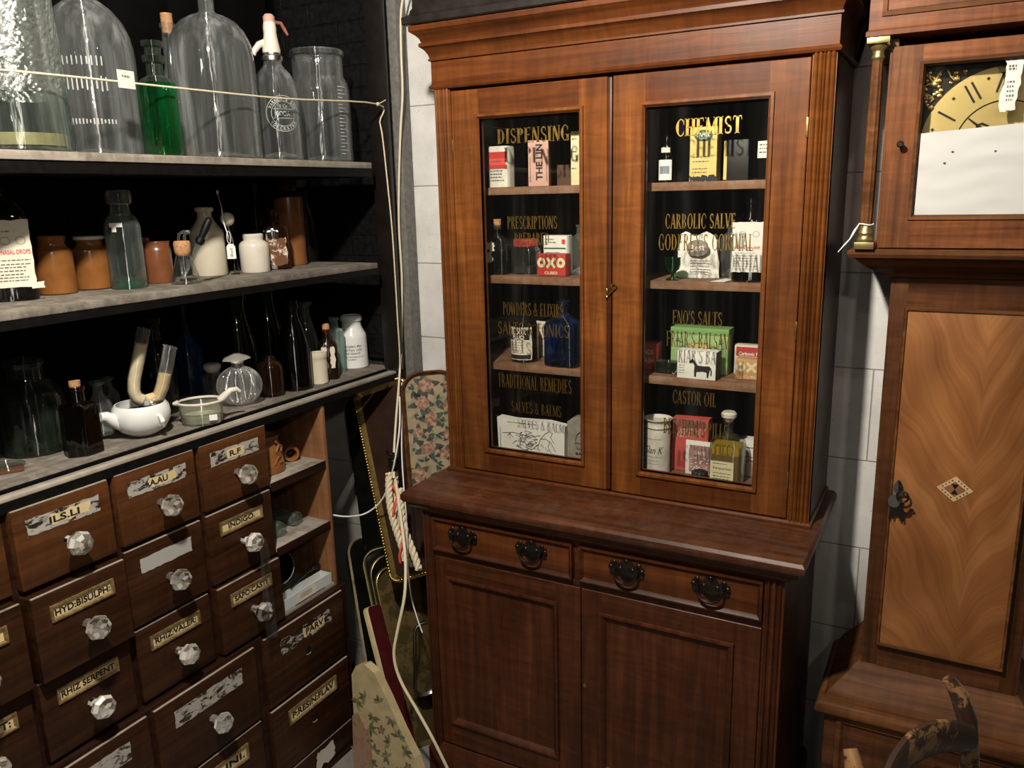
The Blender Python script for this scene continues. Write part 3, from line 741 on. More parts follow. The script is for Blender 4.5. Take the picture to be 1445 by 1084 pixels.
# soda siphon
t = thing('soda_siphon', 'clear soda siphon with cream head and round etched badge, top shelf', 'soda siphon', (-1.582, 1.650, Z1), face(-1.582, 1.65))
b = B().lathe([(.054, 0), (.0595, .006), (.0600, .02), (.0600, .145), (.058, .17), (.052, .195), (.041, .215), (.029, .228), (.023, .236), (.022, .25)], 44)
b.lathe([(.053, .008), (.04, .016), (.01, .022)], 40, cap0=False); b.make('bottle_body', G_clear, t)
B().lathe([(.0235, .243), (.026, .246), (.026, .256), (.022, .26), (.022, .264)], 30, cap1=True).make('collar', M_steel, t)
b = B().lathe([(.022, .264), (.0225, .272), (.019, .29), (.016, .31), (.0165, .325), (.015, .335), (.0135, .34)], 28, cap1=True)
b.tube([(-.012, 0, .29), (-.03, -.004, .283), (-.042, -.007, .268), (-.046, -.008, .258)], [.010, .0085, .0075, .007], 12); b.make('head', M_offwhite, t)
B().lathe([(.0145, .338), (.0145, .35), (.010, .356)], 20, cap1=True).make('cap', M_pink, t)
B().tube([(.012, 0, .338), (.028, 0, .336), (.036, 0, .322), (.043, 0, .308)], [.005, .0045, .0045, .003], 8).make('lever', plain('brown lever', (.22, .08, .05), .4), t)
M_etch = plain('etched frost', (.42, .44, .43), .6)
for s_, R0, flip in (('WARNER & SON', .036, 1), ('WORCESTER', .036, -1)):
    for i, chh in enumerate(s_):
        if chh == ' ': continue
        a = (i-(len(s_)-1)/2)*(.205 if flip > 0 else .24)
        def mp(u, v, a=a, flip=flip):
            rr = R0+v*flip
            ang = a+u/R0
            uu = rr*sin(ang); vv = flip*rr*cos(ang)
            return cmap(.0606, .113, .28)(uu, vv)
        txt('etched_badge', chh, M_etch, t, .0055, .0085, mp, .01)
b = B()
q = cmap(.0605, .113, .28)
for R0 in (.0295, .0425):
    for i in range(64):
        a0, a1 = 2*pi*i/64, 2*pi*(i+1)/64
        b.face([b.bm.verts.new(q(rr*sin(a), rr*cos(a))) for rr, a in ((R0, a0), (R0, a1), (R0+.001, a1), (R0+.001, a0))])
for dz in (-.011, .011): b.sheet(q, .05, .001, 6, 1, (0, dz))
b.make('etched_badge', M_etch, t)
txt('etched_badge', 'SODA', M_etch, t, .034, .012, q, .01); txt('etched_badge', '& Co', M_etch, t, .02, .008, lambda u, v: q(u, v+.018), .0)
JAR = [(.93, 0), (1, .02), (1, .60), (.985, .66), (.94, .71), (.86, .745), (.83, .76), (.83, .93), (.90, .94), (.91, .975), (.86, .99), (.80, .985)]
t = bottle('measuring_jar', 'clear wide-mouthed jar with graduation marks, rightmost on the top shelf', 'jar', -1.602, 1.842, Z1, sc(JAR, .0825, .30), G_clear, 48)
b = B()
for i in range(20):
    L = .026 if i % 2 else .016
    b.sheet(cmap(.0831, .022+i*.0092, .78), L, .0016, 4, 1, (L/2-.013, 0))
b.make('graduation', plain('graduation ridge', (.50, .50, .48), .4), t)

# middle shelf
t = thing('medicine_bottle', 'large dark bottle with cream label printed in red, leftmost on the middle shelf', 'bottle', (-1.691, .9645, Z2), face(-1.691, .9645))
B().loft([(.050, .042, 4, 0), (.0525, .0445, 4, .005), (.0525, .0445, 4, .155), (.050, .042, 3.5, .175), (.035, .03, 2.5, .195), (.015, .015, 2, .205), (.014, .014, 2, .235), (.018, .018, 2, .237), (.018, .018, 2, .25)], 40, cap1=True).make('bottle_body', G_brown, t)
q = fmap(0, -.0452, .093)
B().sheet(q, .098, .132, 10, 10, jag=.0015).make('paper_label', M_paper, t)
txt('lettering', 'HELMINTIC NASAL DROPS', M_inkred, t, .093, .009, lambda u, v: (u, -.0458, .093+.004+v), .02)
b = B().lines(lambda u, v: (u, -.0458, .093+v), .09, [-.012, -.02, -.026, -.033, -.04, -.046, -.052], .0022, .007); b.lines(lambda u, v: (u, -.0458, .093+v), .06, [.044], .002)
for cx in (-.02, .006, .032):
    for i in range(16): b.sheet(lambda u, v: (u, -.0458, v), .0022, .0012, 1, 1, (cx+.008*cos(i*pi/8), .093+.026+.0075*sin(i*pi/8)))
b.make('print', M_inkgrey, t)
B().sheet(lambda u, v: (.051+u, -.047-.006*(u+.01), .030+v), .022, .012, 3, 2, jag=.001).make('label_flap', M_paper, t)
SJ = [(.94, 0), (1, .02), (1, .70), (.97, .745), (.80, .79), (.70, .83), (.68, .88), (.72, .96), (.74, .985), (.70, 1), (.62, .98), (.62, .5)]
for x, y, R, H, m, lab, rim in ((-1.699, 1.072, .0378, .122, M_stone, 'orange brown stoneware jar nearest the dark labelled bottle', None), (-1.712, 1.167, .0392, .117, M_stone, 'brown stoneware jar with chalky white rim, beside the aqua bottle', M_offwhite)):
    t = thing('stoneware_jar', lab, 'jar', (x, y, Z2), face(x, y), 'stoneware jars on the middle shelf')
    B().lathe(sc(SJ, R, H), 44).make('jar_body', m, t)
    if rim: B().lathe(sc([(.74, .93), (.80, .945), (.81, .975), (.76, .995), (.68, 1.0)], R, H), 40, cap0=False).make('chalky_rim', rim, t)
t = bottle('aqua_bottle', 'tall aqua bottle with square stopper lip and green base, middle shelf', 'bottle', -1.6395, 1.2018, Z2,
    [(.0355, 0), (.0378, .004), (.0383, .02), (.0378, .115), (.0378, .135), (.0350, .148), (.030, .157), (.0225, .163), (.0205, .175), (.020, .186)], G_aqua)
b = B().lathe([(.022, .183), (.026, .186), (.0275, .193), (.0275, .205), (.0255, .213), (.019, .215)], 32, cap0=False); b.make('lip', G_clear, t)
B().lathe([(.0355, .001), (.0369, .004), (.0371, .018), (.028, .021)], 40, cap0=False, cap1=True).make('green_base', glass('aqua base', (.35, .68, .56), (.1, .3, .24), .08, (.2, .42, .34)), t)
b = B().sheet(cmap(.0386, .140, -.35), .028, .009, 4, 1); b.sheet(cmap(.0386, .131, -.45), .010, .012, 2, 1); b.make('tape', M_paperw, t)
for x, y, R, H, lab, e in ((-1.739, 1.322, .0205, .104, 'narrow reddish stoneware jar half hidden by the aqua bottle', 1), (-1.672, 1.310, .032, .097, 'wide reddish stoneware pot behind the small flask', 2)):
    t = thing('stoneware_jar', lab, 'jar', (x, y, Z2), face(x, y), 'stoneware jars on the middle shelf')
    B().lathe(sc([(.95, 0), (1, .03), (.99, .78), (.94, .83), (.90, .86), (.92, .97), (.96, .985), (.94, 1), (.86, .99), (.86, .5)], R, H), 40).make('jar_body', M_stone2, t)
# flask with tubes
t = thing('conical_flask', 'small corked conical flask with bent glass tubes, before the stoneware pot', 'flask', (-1.589, 1.3147, Z2), face(-1.589, 1.3147))
B().lathe([(.030, 0), (.033, .003), (.032, .012), (.0165, .062), (.0145, .070), (.0145, .078)], 36).make('flask_body', G_clean, t)
B().lathe([(.0135, .064), (.0165, .068), (.0185, .074), (.019, .092), (.0165, .098)], 26, cap1=True).make('cork', M_cork, t)
b = B(); b.tube([(-.006, 0, .012), (-.006, 0, .105), (-.004, 0, .113), (.004, 0, .118), (.02, 0, .119)], .0033, 8); b.tube([(.007, 0, .03), (.007, 0, .108), (.010, 0, .114), (.02, 0, .116)], .003, 8); b.make('glass_tube', G_clear, t)
t = thing('dropper', 'glass dropper with black rubber bulb leaning on the corked flask', 'dropper', (-1.538, 1.291, Z2+.002), face(-1.538, 1.291))
ax = V((.052, .004, .098)).normalized()
def on(s): return tuple(V((-.020, 0, .012))+ax*s*1.32)
B().tube([on(0), on(.006), on(.045), on(.075)], [.0018, .0036, .0052, .0052], 10).make('glass_tube', G_clear, t)
B().tube([on(.066), on(.07), on(.0705), on(.078), on(.0785), on(.098), on(.112), on(.117)], [.007, .0105, .0105, .0105, .007, .0095, .0085, .003], 14).make('rubber_bulb', M_rubber, t)
t = thing('cream_bottle', 'cream stoneware bottle with sloped shoulders, centre of the middle shelf', 'bottle', (-1.7033, 1.4884, Z2), face(-1.7033, 1.4884))
B().lathe(sc([(.95, 0), (1, .02), (.97, .45), (.94, .62), (.90, .66), (.70, .72), (.50, .80), (.40, .86), (.39, .92), (.48, .935), (.52, .96), (.50, .99), (.42, 1), (.34, .98)], 0.0445, .172), 44).make('bottle_body', M_cream, t)
# hydrometer with ball and tag
t = thing('hydrometer', 'stick with a cream ball, leaning between bottles with a white tag on it', 'hydrometer', (-1.712, 1.572, Z2+.004), face(-1.712, 1.572))
B().tube([(.016, .015, .0), (.006, -.055, .085), (-.012, -.125, .165), (-.018, -.150, .200)], .0016, 6).make('stem', M_steel, t)
B().ball((-.001, -.112, .137), .0170, 24).make('ball', M_cream, t)
B().ball((-.0185, -.152, .204), .005, 12, (.8, .8, 1.4)).make('tip', M_steel, t)
b = B().tube([(-.012, -.128, .166), (-.011, -.140, .136), (-.005, -.142, .108), (-.001, -.142, .085), (-.006, -.142, .108), (-.013, -.140, .136), (-.012, -.128, .166)], .0008, 5)
b.tube([(-.002+.0045*sin(a), -.142, .093+.015*cos(a)) for a in [i*.5236 for i in range(12)]], .0009, 5, True); b.make('tag_string', M_paperw, t)
b = B().prism([(-.010, .040), (.011, .040), (.011, .070), (.006, .077), (-.005, .077), (-.010, .070)], -.1435, -.1425); b.make('paper_tag', M_paperw, t)
txt('tag_writing', 'Ball', M_inkgrey, t, .020, .006, lambda u, v: (.001-v, -.1439, .056+u))
t = bottle('small_dark_bottle', 'small dark greenish bottle behind the white tag', 'bottle', -1.752, 1.616, Z2, sc([(.95, 0), (1, .03), (1, .66), (.9, .74), (.5, .82), (.4, .86), (.4, .95), (.5, .96), (.5, 1)], .019, .125), G_dark)
t = thing('ointment_pot', 'squat offwhite glazed pot with lipped rim, right half of the middle shelf', 'pot', (-1.648, 1.592, Z2), face(-1.648, 1.592))
B().lathe(sc([(.95, 0), (1, .03), (1, .66), (.96, .74), (.82, .80), (.68, .83), (.66, .86), (.70, .92), (.70, .97), (.64, 1), (.55, .98), (.55, .6)], .038, .100), 40).make('pot_body', M_offwhite, t)
t = bottle('smoky_bottle', 'tall smoky bottle at the back between white pot and amber bottle', 'bottle', -1.7724, 1.7306, Z2, sc([(.95, 0), (1, .02), (1, .52), (.9, .60), (.5, .70), (.38, .76), (.36, .92), (.46, .93), (.46, 1)], .033, .232), G_dark)
t = thing('amber_bottle', 'square amber bottle with torn flaking label, before the tall stoneware bottle', 'bottle', (-1.6586, 1.6786, Z2), face(-1.6586, 1.6786))
B().loft([(.037, .026, 5, 0), (.040, .028, 5, .003), (.040, .028, 5, .105), (.037, .026, 4, .113), (.020, .018, 2.5, .124), (.0135, .0135, 2, .127), (.013, .013, 2, .148), (.0165, .0165, 2, .150), (.0165, .0165, 2, .158), (.012, .012, 2, .159)], 40).make('bottle_glass', G_amber, t)
B().loft([(.038, .0265, 5, .004), (.038, .0265, 5, .085)], 36, cap1=True).make('brown_contents', plain('brown contents', (.12, .055, .028), .5, 0, .4, 60), t)
B().sheet(fmap(.004, -.0287, .048), .052, .070, 8, 8, jag=.004).make('torn_label', M_torn, t)
t = thing('stoneware_bottle', 'tall brown stoneware bottle with dark neck, tallest at the right of the middle shelf', 'bottle', (-1.7152, 1.804, Z2), face(-1.7152, 1.804))
B().lathe(sc([(.95, 0), (1, .015), (1, .76), (.97, .80)], .042, .24), 44, cap1=False).make('bottle_body', M_stone_hi, t)
B().lathe(sc([(.97, .80), (.90, .83), (.74, .855), (.66, .87), (.66, .985), (.60, 1.0), (.52, .99)], .042, .24), 44, cap0=False, cap1=True).make('neck', M_stone_tp, t)
t = bottle('dark_bottle', 'dim dark bottle at the right end of the middle shelf', 'bottle', -1.7497, 1.9085, Z2, sc([(.95, 0), (1, .02), (1, .55), (.9, .64), (.55, .74), (.42, .80), (.40, .93), (.5, .94), (.5, 1)], .030, .215), G_dark)

# lower shelf (top of the chest)
t = bottle('beaker', 'plain cylindrical glass measure cut by the left edge, lowest shelf', 'beaker', -1.858, .947, Z3, [(.040, 0), (.0415, .004), (.040, .155), (.042, .168), (.045, .172)], G_clear)
t = thing('glass_disc', 'flat glass disc on a small red block, front left of the lowest shelf', 'glass disc', (-1.6306, .870, Z3), face(-1.6306, .87))
B().box(-.022, .028, -.012, .012, 0, .009, .001).make('block', M_stone2, t)
B().lathe([(.030, .010), (.032, .012), (.032, .0155), (.030, .017)], 36, cap1=True).make('disc', G_clean, t)
t = bottle('green_demijohn', 'large dark green wide bottle with thick collar, left on the lowest shelf', 'bottle', -1.727, .989, Z3,
    sc([(.93, 0), (1, .02), (1, .55), (.96, .63), (.85, .70), (.68, .745), (.54, .765), (.50, .79), (.50, .91), (.56, .925), (.58, .97), (.52, 1), (.46, .99)], .068, .200), G_greenish, 48)
B().lathe([(.057, .003), (.0655, .007), (.0665, .016), (.052, .020)], 44, cap0=False, cap1=True).make('thick_base', glass('pale green base', (.35, .52, .36), (.12, .25, .15), .12, (.25, .4, .28)), t)
t = thing('corked_bottle', 'dark brown six-sided bottle with cork, beside the large green bottle', 'bottle', (-1.604, 1.0168, Z3), face(-1.604, 1.0168, .25))
B().loft([(.0385, .031, 2, 0), (.0405, .033, 2, .004), (.0395, .033, 2, .100), (.035, .029, 2, .108), (.017, .016, 2, .116)], 6, rot=pi/6).make('bottle_body', G_brown, t, smooth=10)
B().lathe([(.017, .112), (.0165, .138), (.019, .139), (.019, .146), (.012, .147)], 26, cap0=False).make('neck', G_brown, t)
B().lathe([(.0105, .135), (.0115, .158)], 18, cap1=True).make('cork', M_cork, t)
for x, y, R, H, lab in ((-1.695, 1.127, .0265, .125, 'small clear flared-lip bottle beside the white feeding cup'), (-1.80, 1.225, .024, .105, 'small clear bottle behind the white feeding cup')):
    bottle('clear_bottle', lab, 'bottle', x, y, Z3, sc([(.93, 0), (1, .03), (1, .55), (.9, .64), (.6, .72), (.42, .78), (.40, .92), (.62, .95), (.68, .97), (.66, 1), (.4, .98)], R, H), G_clear, group='small clear bottles by the feeding cup')
# white feeding cup with spout
t = thing('feeding_cup', 'round white porcelain feeding cup with spout, holding a bent glass tube', 'cup', (-1.608, 1.1666, Z3), face(-1.608, 1.1666, .42))
b = B().lathe([(.018, 0), (.024, .002), (.044, .014), (.0535, .031), (.0555, .045), (.053, .060), (.048, .066), (.045, .066), (.050, .05), (.048, .03), (.03, .012), (.001, .009)], 48)
b.tube([(-.042, 0, .034), (-.058, 0, .044), (-.070, 0, .053), (-.080, 0, .054)], [.016, .013, .010, .009], 14)
b.tube([(.010, -.05, .047), (.010, -.060, .046), (.011, -.064, .036), (.014, -.059, .026), (.014, -.049, .024)], [.004, .0045, .005, .0042, .003], 10); b.xf(Matrix.Scale(1.13, 4)).make('cup_body', M_white, t)
B().lathe([(.001, .055), (.053, .055)], 40, cap0=False).make('inside', M_ink, t)
t = thing('u_tube', 'bent glass tube filled with cream powder, standing in the white cup', 'glass tube', (-1.593, 1.1875, Z3+.071), face(-1.608, 1.1666))
cur = [(w_[0]*1.12, 0, w_[2]*1.28) for w_ in [(.002, 0, .135), (-.006, 0, .112), (-.018, 0, .075), (-.028, 0, .045), (-.031, 0, .026), (-.027, 0, .013), (-.016, 0, .006), (-.002, 0, .004), (.012, 0, .009), (.022, 0, .028), (.036, 0, .066), (.046, 0, .098)]]
US = lambda pts: [(w_[0]*1.12, 0, w_[2]*1.28) for w_ in pts]
B().tube(cur, .0148, 22, caps=False).make('tube_glass', glass('u tube glass', (.93, .94, .92), (.42, .44, .42), .10, (.6, .6, .58), spec=.7, base=.10), t)
B().tube([tuple(V(cur[-1])+V((.0145*cos(a), .0145*sin(a), -.006*cos(a)))) for a in [i*pi/8 for i in range(16)]], .0012, 5, True).make('tube_lip', G_clear, t)
B().tube(US([(-.007, 0, .108), (-.018, 0, .075), (-.028, 0, .045), (-.031, 0, .026), (-.027, 0, .013), (-.016, 0, .007)]), .0133, 16).make('cream_powder', M_powder, t)
B().tube(US([(-.008, 0, .0065), (.012, 0, .011), (.022, 0, .028), (.030, 0, .050)]), .0133, 16).make('yellow_powder', M_powder2, t)
bottle('smoky_bottle', 'dark smoky round-shouldered bottle behind the bent glass tube', 'bottle', -1.746, 1.327, Z3, sc([(.93, 0), (1, .02), (1, .52), (.95, .60), (.78, .68), (.5, .75), (.42, .79), (.42, .93), (.52, .95), (.52, 1)], .046, .240), G_dark)
bottle('blue_bottle', 'slender navy blue bottle with long neck, at the back of the lowest shelf', 'bottle', -1.850, 1.507, Z3, sc([(.93, 0), (1, .02), (1, .42), (.95, .49), (.75, .55), (.45, .62), (.30, .70), (.22, .82), (.22, .93), (.30, .95), (.30, 1)], .042, .245), G_navy)
t = bottle('stoppered_jar', 'small clear jar with flat round stopper behind the pap boat', 'jar', -1.7646, 1.5136, Z3, sc([(.93, 0), (1, .03), (1, .55), (.9, .64), (.66, .70), (.66, .80)], .030, .085), G_clear)
B().lathe([(.016, .064), (.020, .070), (.0235, .076), (.0235, .083), (.019, .087), (.010, .088)], 30, cap1=True).make('stopper', M_offwhite, t)
# glass pap boat
t = thing('pap_boat', 'shallow clear glass boat with curled white handle and paper sticker, shelf front', 'glass dish', (-1.564, 1.2966, Z3), face(-1.564, 1.2966))
b = B().loft([(.043, .036, 2.2, 0), (.046, .038, 2.2, .004), (.050, .042, 2.2, .046), (.054, .045, 2.2, .052), (.052, .043, 2.2, .054)], 44); b.make('dish_body', glass('milky clear glass', (.86, .89, .82), (.46, .50, .44), .35, (.55, .56, .46)), t)
b = B().tube([(.044, 0, .050), (.058, -.002, .062), (.070, -.002, .072), (.084, 0, .073), (.092, 0, .066)], [.010, .009, .0075, .006, .004], 12)
b.tube([(.051*cos(a), .043*sin(a), .053) for a in [i*pi/16 for i in range(32)]], .0032, 8, True); b.tube([(-.050, 0, .053), (-.062, 0, .053)], [.008, .003], 8); b.make('rim_and_handle', M_offwhite, t)
B().lathe([(.0405, .004), (.044, .020)], 36, cap1=True, sy=.85).make('cloudy_contents', plain('cloudy pale contents', (.36, .36, .29), .5), t)
B().sheet(lambda u, v: (.024+u, -.0435, .020+v), .018, .014).make('sticker', M_paperw, t)
# scent bottle
t = thing('scent_bottle', 'round clear ribbed scent bottle with wide flat stopper, shelf front', 'bottle', (-1.604, 1.4565, Z3), face(-1.604, 1.4565))
b = B()
N_ = 60; ring0 = None
secs = []
for i in range(25):
    a = -pi/2+.16+(pi-.32)*i/24
    rr = .0545*cos(a); secs.append((max(rr, .004), max(rr*.48, .004), 2.3, .0525+.0525*sin(a)))
b.loft(secs, 60, flute=(20, .05), cap1=True); b.make('bottle_body', glass('ribbed clear glass', (.88, .89, .88), (.42, .44, .43), .32, (.55, .56, .55), spec=.8, base=.16), t)
B().lathe([(.014, .100), (.0155, .104), (.0155, .112), (.019, .116), (.012, .118)], 26, cap0=False, cap1=True).make('neck', M_steel, t)
B().prism([(-.036, .120), (-.012, .117), (.012, .117), (.034, .124), (.026, .129), (.006, .136), (-.006, .136), (-.030, .127)], -.008, .008).make('stopper', plain('pale stopper', (.26, .26, .235), .15), t)
# milk bottles, beer bottle etc
MILK = [(.93, 0), (1, .02), (1, .42), (.95, .52), (.78, .66), (.62, .78), (.58, .86), (.58, .92), (.66, .935), (.66, .985), (.6, 1), (.54, .98)]
for x, y, R, H, lab in ((-1.7524, 1.6025, .050, .272, 'dim empty milk bottle behind the round scent bottle'), (-1.751, 1.717, .0455, .285, 'dim empty milk bottle behind the beer bottle')):
    bottle('milk_bottle', lab, 'bottle', x, y, Z3, sc(MILK, R, H), G_dark, group='milk bottles on the lowest shelf')
t = bottle('amber_jar', 'little round amber bottle between scent bottle and beer bottle', 'bottle', -1.613, 1.5756, Z3, sc([(.93, 0), (1, .03), (1, .70), (.93, .80), (.75, .87), (.5, .90), (.46, .94), (.5, .96), (.5, 1), (.4, .99)], .0335, .104), G_amber)
B().lathe([(.03, .004), (.0315, .03), (.0315, .070)], 30, cap1=True).make('contents', plain('amber syrup', (.045, .019, .004), .3), t)
bottle('beer_bottle', 'near black green beer bottle, tallest at the front of the lowest shelf', 'bottle', -1.604, 1.664, Z3, sc([(.93, 0), (1, .015), (1, .46), (.95, .55), (.78, .66), (.55, .77), (.42, .84), (.40, .90), (.50, .91), (.50, .955), (.43, .96), (.43, 1), (.34, 1)], .043, .247), G_beer)
bottle('flared_bottle', 'clear bottle with flared lip showing behind the beer bottle', 'bottle', -1.7207, 1.839, Z3, sc([(.93, 0), (1, .02), (1, .45), (.9, .55), (.7, .68), (.52, .80), (.50, .92), (.75, .96), (.78, 1), (.6, .99)], .034, .218), G_clear)
t = thing('cream_pot', 'small straight cream stoneware pot with rolled rim, right of the beer bottle', 'pot', (-1.5912, 1.7395, Z3), face(-1.5912, 1.7395))
B().lathe(sc([(.93, 0), (1, .03), (.97, .70), (.95, .80), (1.0, .83), (1.04, .90), (1.0, .98), (.9, 1), (.8, .98), (.8, .6)], .0265, .090), 40).make('pot_body', M_cream, t)
t = thing('brown_bottle', 'small square brown bottle with two pale label strips', 'bottle', (-1.606, 1.800, Z3), face(-1.606, 1.8))
B().loft([(.027, .020, 5, 0), (.029, .022, 5, .003), (.029, .022, 5, .100), (.024, .019, 3, .110), (.012, .012, 2, .118), (.011, .011, 2, .138), (.014, .014, 2, .140), (.014, .014, 2, .148)], 36).make('bottle_body', G_amber, t)
B().lathe([(.0095, .135), (.011, .158), (.008, .163)], 16, cap1=True).make('cork', M_cork, t)
b = B().sheet(fmap(-.010, -.0226, .066), .017, .062, 4, 8, jag=.0025); b.sheet(fmap(.014, -.0226, .066), .013, .062, 4, 8, jag=.002); b.make('label_strip', M_paper, t)
B().loft([(.026, .0195, 5, .004), (.026, .0195, 5, .03)], 30, cap1=True).make('contents', plain('brown tincture', (.10, .04, .02), .4), t)
t = thing('square_bottle', 'upright pale aqua rectangular bottle beside the white printed bottle', 'bottle', (-1.6441, 1.8791, Z3), face(-1.6441, 1.8791, .2))
B().loft([(.024, .018, 6, 0), (.026, .020, 6, .004), (.026, .020, 6, .125), (.022, .017, 4, .133), (.013, .013, 2, .137), (.012, .012, 2, .158), (.016, .016, 2, .160), (.016, .016, 2, .168)], 40).make('bottle_body', glass('pale aqua glass', (.80, .90, .86), (.30, .44, .40), .40, (.38, .50, .46)), t)
t = thing('white_bottle', 'white china bottle with black printed lines, last at the right of the lowest shelf', 'bottle', (-1.6481, 1.9646, Z3), face(-1.6481, 1.9646))
B().lathe(sc([(.94, 0), (1, .02), (.97, .55), (.95, .62), (.90, .66), (.76, .73), (.67, .79), (.64, .85), (.64, .89), (.72, .90), (.74, .94), (.70, .985), (.62, 1), (.55, .98)], .046, .163), 48).make('bottle_body', M_white, t)
for s_, w_, h_, z_, a_ in (("Mechallie's 49th", .062, .008, .072, -.05), ('Beef Pork 1070', .060, .008, .060, -.05), ('FINEST ESSENCE', .054, .006, .049, -.10), ('Essex Manufacture Co', .064, .005, .039, .02), ('London', .026, .005, .031, -.1)):
    txt('lettering', s_, M_ink, t, w_, h_, cmap(.0462, z_, a_))
# ------------------------------------------------------------------ bookcase
CX = -.727; YL = 1.655; YU = 1.82; ZT = .855
cab = thing('glazed_bookcase', 'tall mahogany glazed bookcase with gilt lettered doors above drawers and cupboards', 'cabinet', (CX, YL, 0))
def K(p): return p.xf(Matrix.Translation((-CX, -YL, 0)))
xl, xr = -1.188, -.264
K(B().box(xl, xr, YL+.006, YW-.012, .1, .80)).make('lower_carcass', M_mah_dk_v, cab)
def reeded(x0, x1, z0, z1, yf, dep, reeds, mat):
    w = x1-x0; pr = [(x0, yf+dep), (x0, yf)]
    for q, hwid in reeds:
        c_ = x0+w*q
        pr += [(c_-hwid-.0012, yf), (c_-hwid, yf-.003), (c_-hwid*.5, yf-.0062), (c_, yf-.0072), (c_+hwid*.5, yf-.0062), (c_+hwid, yf-.003), (c_+hwid+.0012, yf)]
    pr += [(x1, yf), (x1, yf+dep)]
    K(B().prism(pr, z0, z1, lambda u, v, d: (u, v, d))).make('pilaster', mat, cab, smooth=50)
for x0, x1 in ((xl, xl+.030), (xr-.042, xr)): reeded(x0, x1, .1, .795, YL-.004, .01, ((.22, .003), (.5, .005), (.78, .003)), M_mah_dk_v)
K(B().mould([(0, 0), (.0, .0)] and [(.012, 0), (.012, .086), (.008, .094), (.003, .104), (-.004, .108)], xl, xr, YL-.002, YW-.012)).make('plinth', M_mah_dk_h, cab)
K(B().mould([(.0, .790), (.010, .797), (.014, .806), (.024, .811), (.030, .818), (.030, .824), (.038, .827), (.042, .834), (.042, .846), (.037, .853), (.030, .855)], xl, xr, YL, YW-.014)).make('worktop', M_mah_top, cab)
for q in ((xl+.03, xr-.042, .676, .692), (-.752, -.738, .69, .79), (xl+.03, xr-.042, .787, .797)):
    K(B().box(q[0], q[1], YL-.002, YL+.007, q[2], q[3], .002)).make('drawer_rail', M_mah_dk_h, cab)
def bat(c, parent):
    x, z = c; y = YL-.008-YL
    pl = []
    for i in range(48):
        a = 2*pi*i/48
        rx, rz = .040*cos(a), .020*sin(a)
        k_ = 1+.20*cos(6*a+pi) + (.12 if abs(sin(a)) > .9 else 0)
        pl.append((x+rx*k_, z+.006+rz*k_))
    b = B(); b.prism(pl, y-.003, y)
    for dx, dz in ((0, .022), (-.030, .016), (.030, .016), (-.038, .003), (.038, .003), (-.015, .002), (.015, .002)): b.ball((x+dx, y-.003, z+.006+dz), .0062, 10, (1, .6, 1))
    p = b.make('handle', M_handle, parent)
    b = B()
    for s in (-1, 1): b.tube([(x+s*.028, y, z+.006), (x+s*.028, y-.014, z+.006)], .0045, 8)
    b.tube([(x+.028*cos(a), y-.013-.004*sin(-a), z+.004+.026*sin(a)) for a in [pi+i*pi/14 for i in range(15)]], [.0024+.0018*sin(i*pi/14) for i in range(15)], 8)
    b.make('bail', M_handle, p)
for x0, x1, hs in ((xl+.032, -.754, (-1.062, -.864)), (-.736, xr-.044, (-.616, -.420))):
    d = K(B().box(x0, x1, YL-.006, YL+.012, .694, .785, .002)).make('drawer', M_mah_h, cab)
    K(B().frame([(0, -.006+YL), (.0, YL-.013), (.004, YL-.014), (.008, YL-.010), (.011, YL-.006)], x0, x1, .694, .785)).make('drawer_bead', M_mah_dk_h, d)
    for h in hs: bat((h-CX, .742), d)
for x0, x1, i0, i1, key in ((xl+.032, -.735, .037, .066, False), (-.733, xr-.044, .053, .062, True)):
    z0, z1 = .112, .674; p0, p1, q0, q1 = x0+i0, x1-i1, .186, .617
    d = K(B().ring(x0, x1, z0, z1, p0, p1, q0, q1, YL-.004, YL+.004)).make('cupboard_door', M_mah_dk_v, cab)
    for a, c in ((q1, z1-.0016), (z0+.0016, q0)): K(B().box(p0, p1, YL-.0043, YL-.003, a, c)).make('rail', M_mah_dk_h, d)
    K(B().box(p0, p1, YL+.001, YL+.006, q0, q1)).make('panel', M_mah_dk_v, d)
    K(B().frame([(-.006, YL-.004), (-.005, YL-.010), (.001, YL-.011), (.005, YL-.008), (.009, YL-.004), (.012, YL+.001)], p0, p1, q0, q1)).make('moulding', M_mah_dk_v, d)
    if key:
        k2 = B(); ring = [(x0+.009+.004*cos(a), .414+.006*sin(a)) for a in [i*pi/8 for i in range(16)]]; k2.prism(ring, YL-.0055, YL-.004); K(k2).make('escutcheon', M_brass, d)
# upper case
ul, ur = -1.2055, -.2485
for q in ((ul, ul+.018), (ur-.018, ur)): K(B().box(q[0], q[1], YU, YW-.012, ZT, 1.87)).make('side', M_mah_dk_v, cab)
K(B().box(ul, ur, YU+.01, YW-.012, 1.86, 1.95)).make('top_board', M_mah_dk_h, cab)
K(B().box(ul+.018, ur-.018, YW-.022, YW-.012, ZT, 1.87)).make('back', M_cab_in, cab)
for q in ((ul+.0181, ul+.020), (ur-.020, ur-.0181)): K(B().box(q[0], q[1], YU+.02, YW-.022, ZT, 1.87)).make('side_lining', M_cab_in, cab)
S1, S2, S3, S4 = 1.620, 1.393, 1.160, .907
for z in (S1, S2, S3): K(B().box(ul+.021, ur-.021, YU+.052, YW-.023, z-.019, z, .001)).make('cabinet_shelf', M_shelf_in, cab)
K(B().box(ul+.021, ur-.021, YU+.018, YW-.023, ZT+.004, S4)).make('cabinet_floor', M_shelf_in, cab)
for x0, x1 in ((ul, ul+.047), (ur-.047, ur)): reeded(x0, x1, ZT+.008, 1.864, YU-.002, .02, ((.15, .004), (.34, .0038), (.5, .0022), (.66, .0038), (.85, .004)), M_mah_v)
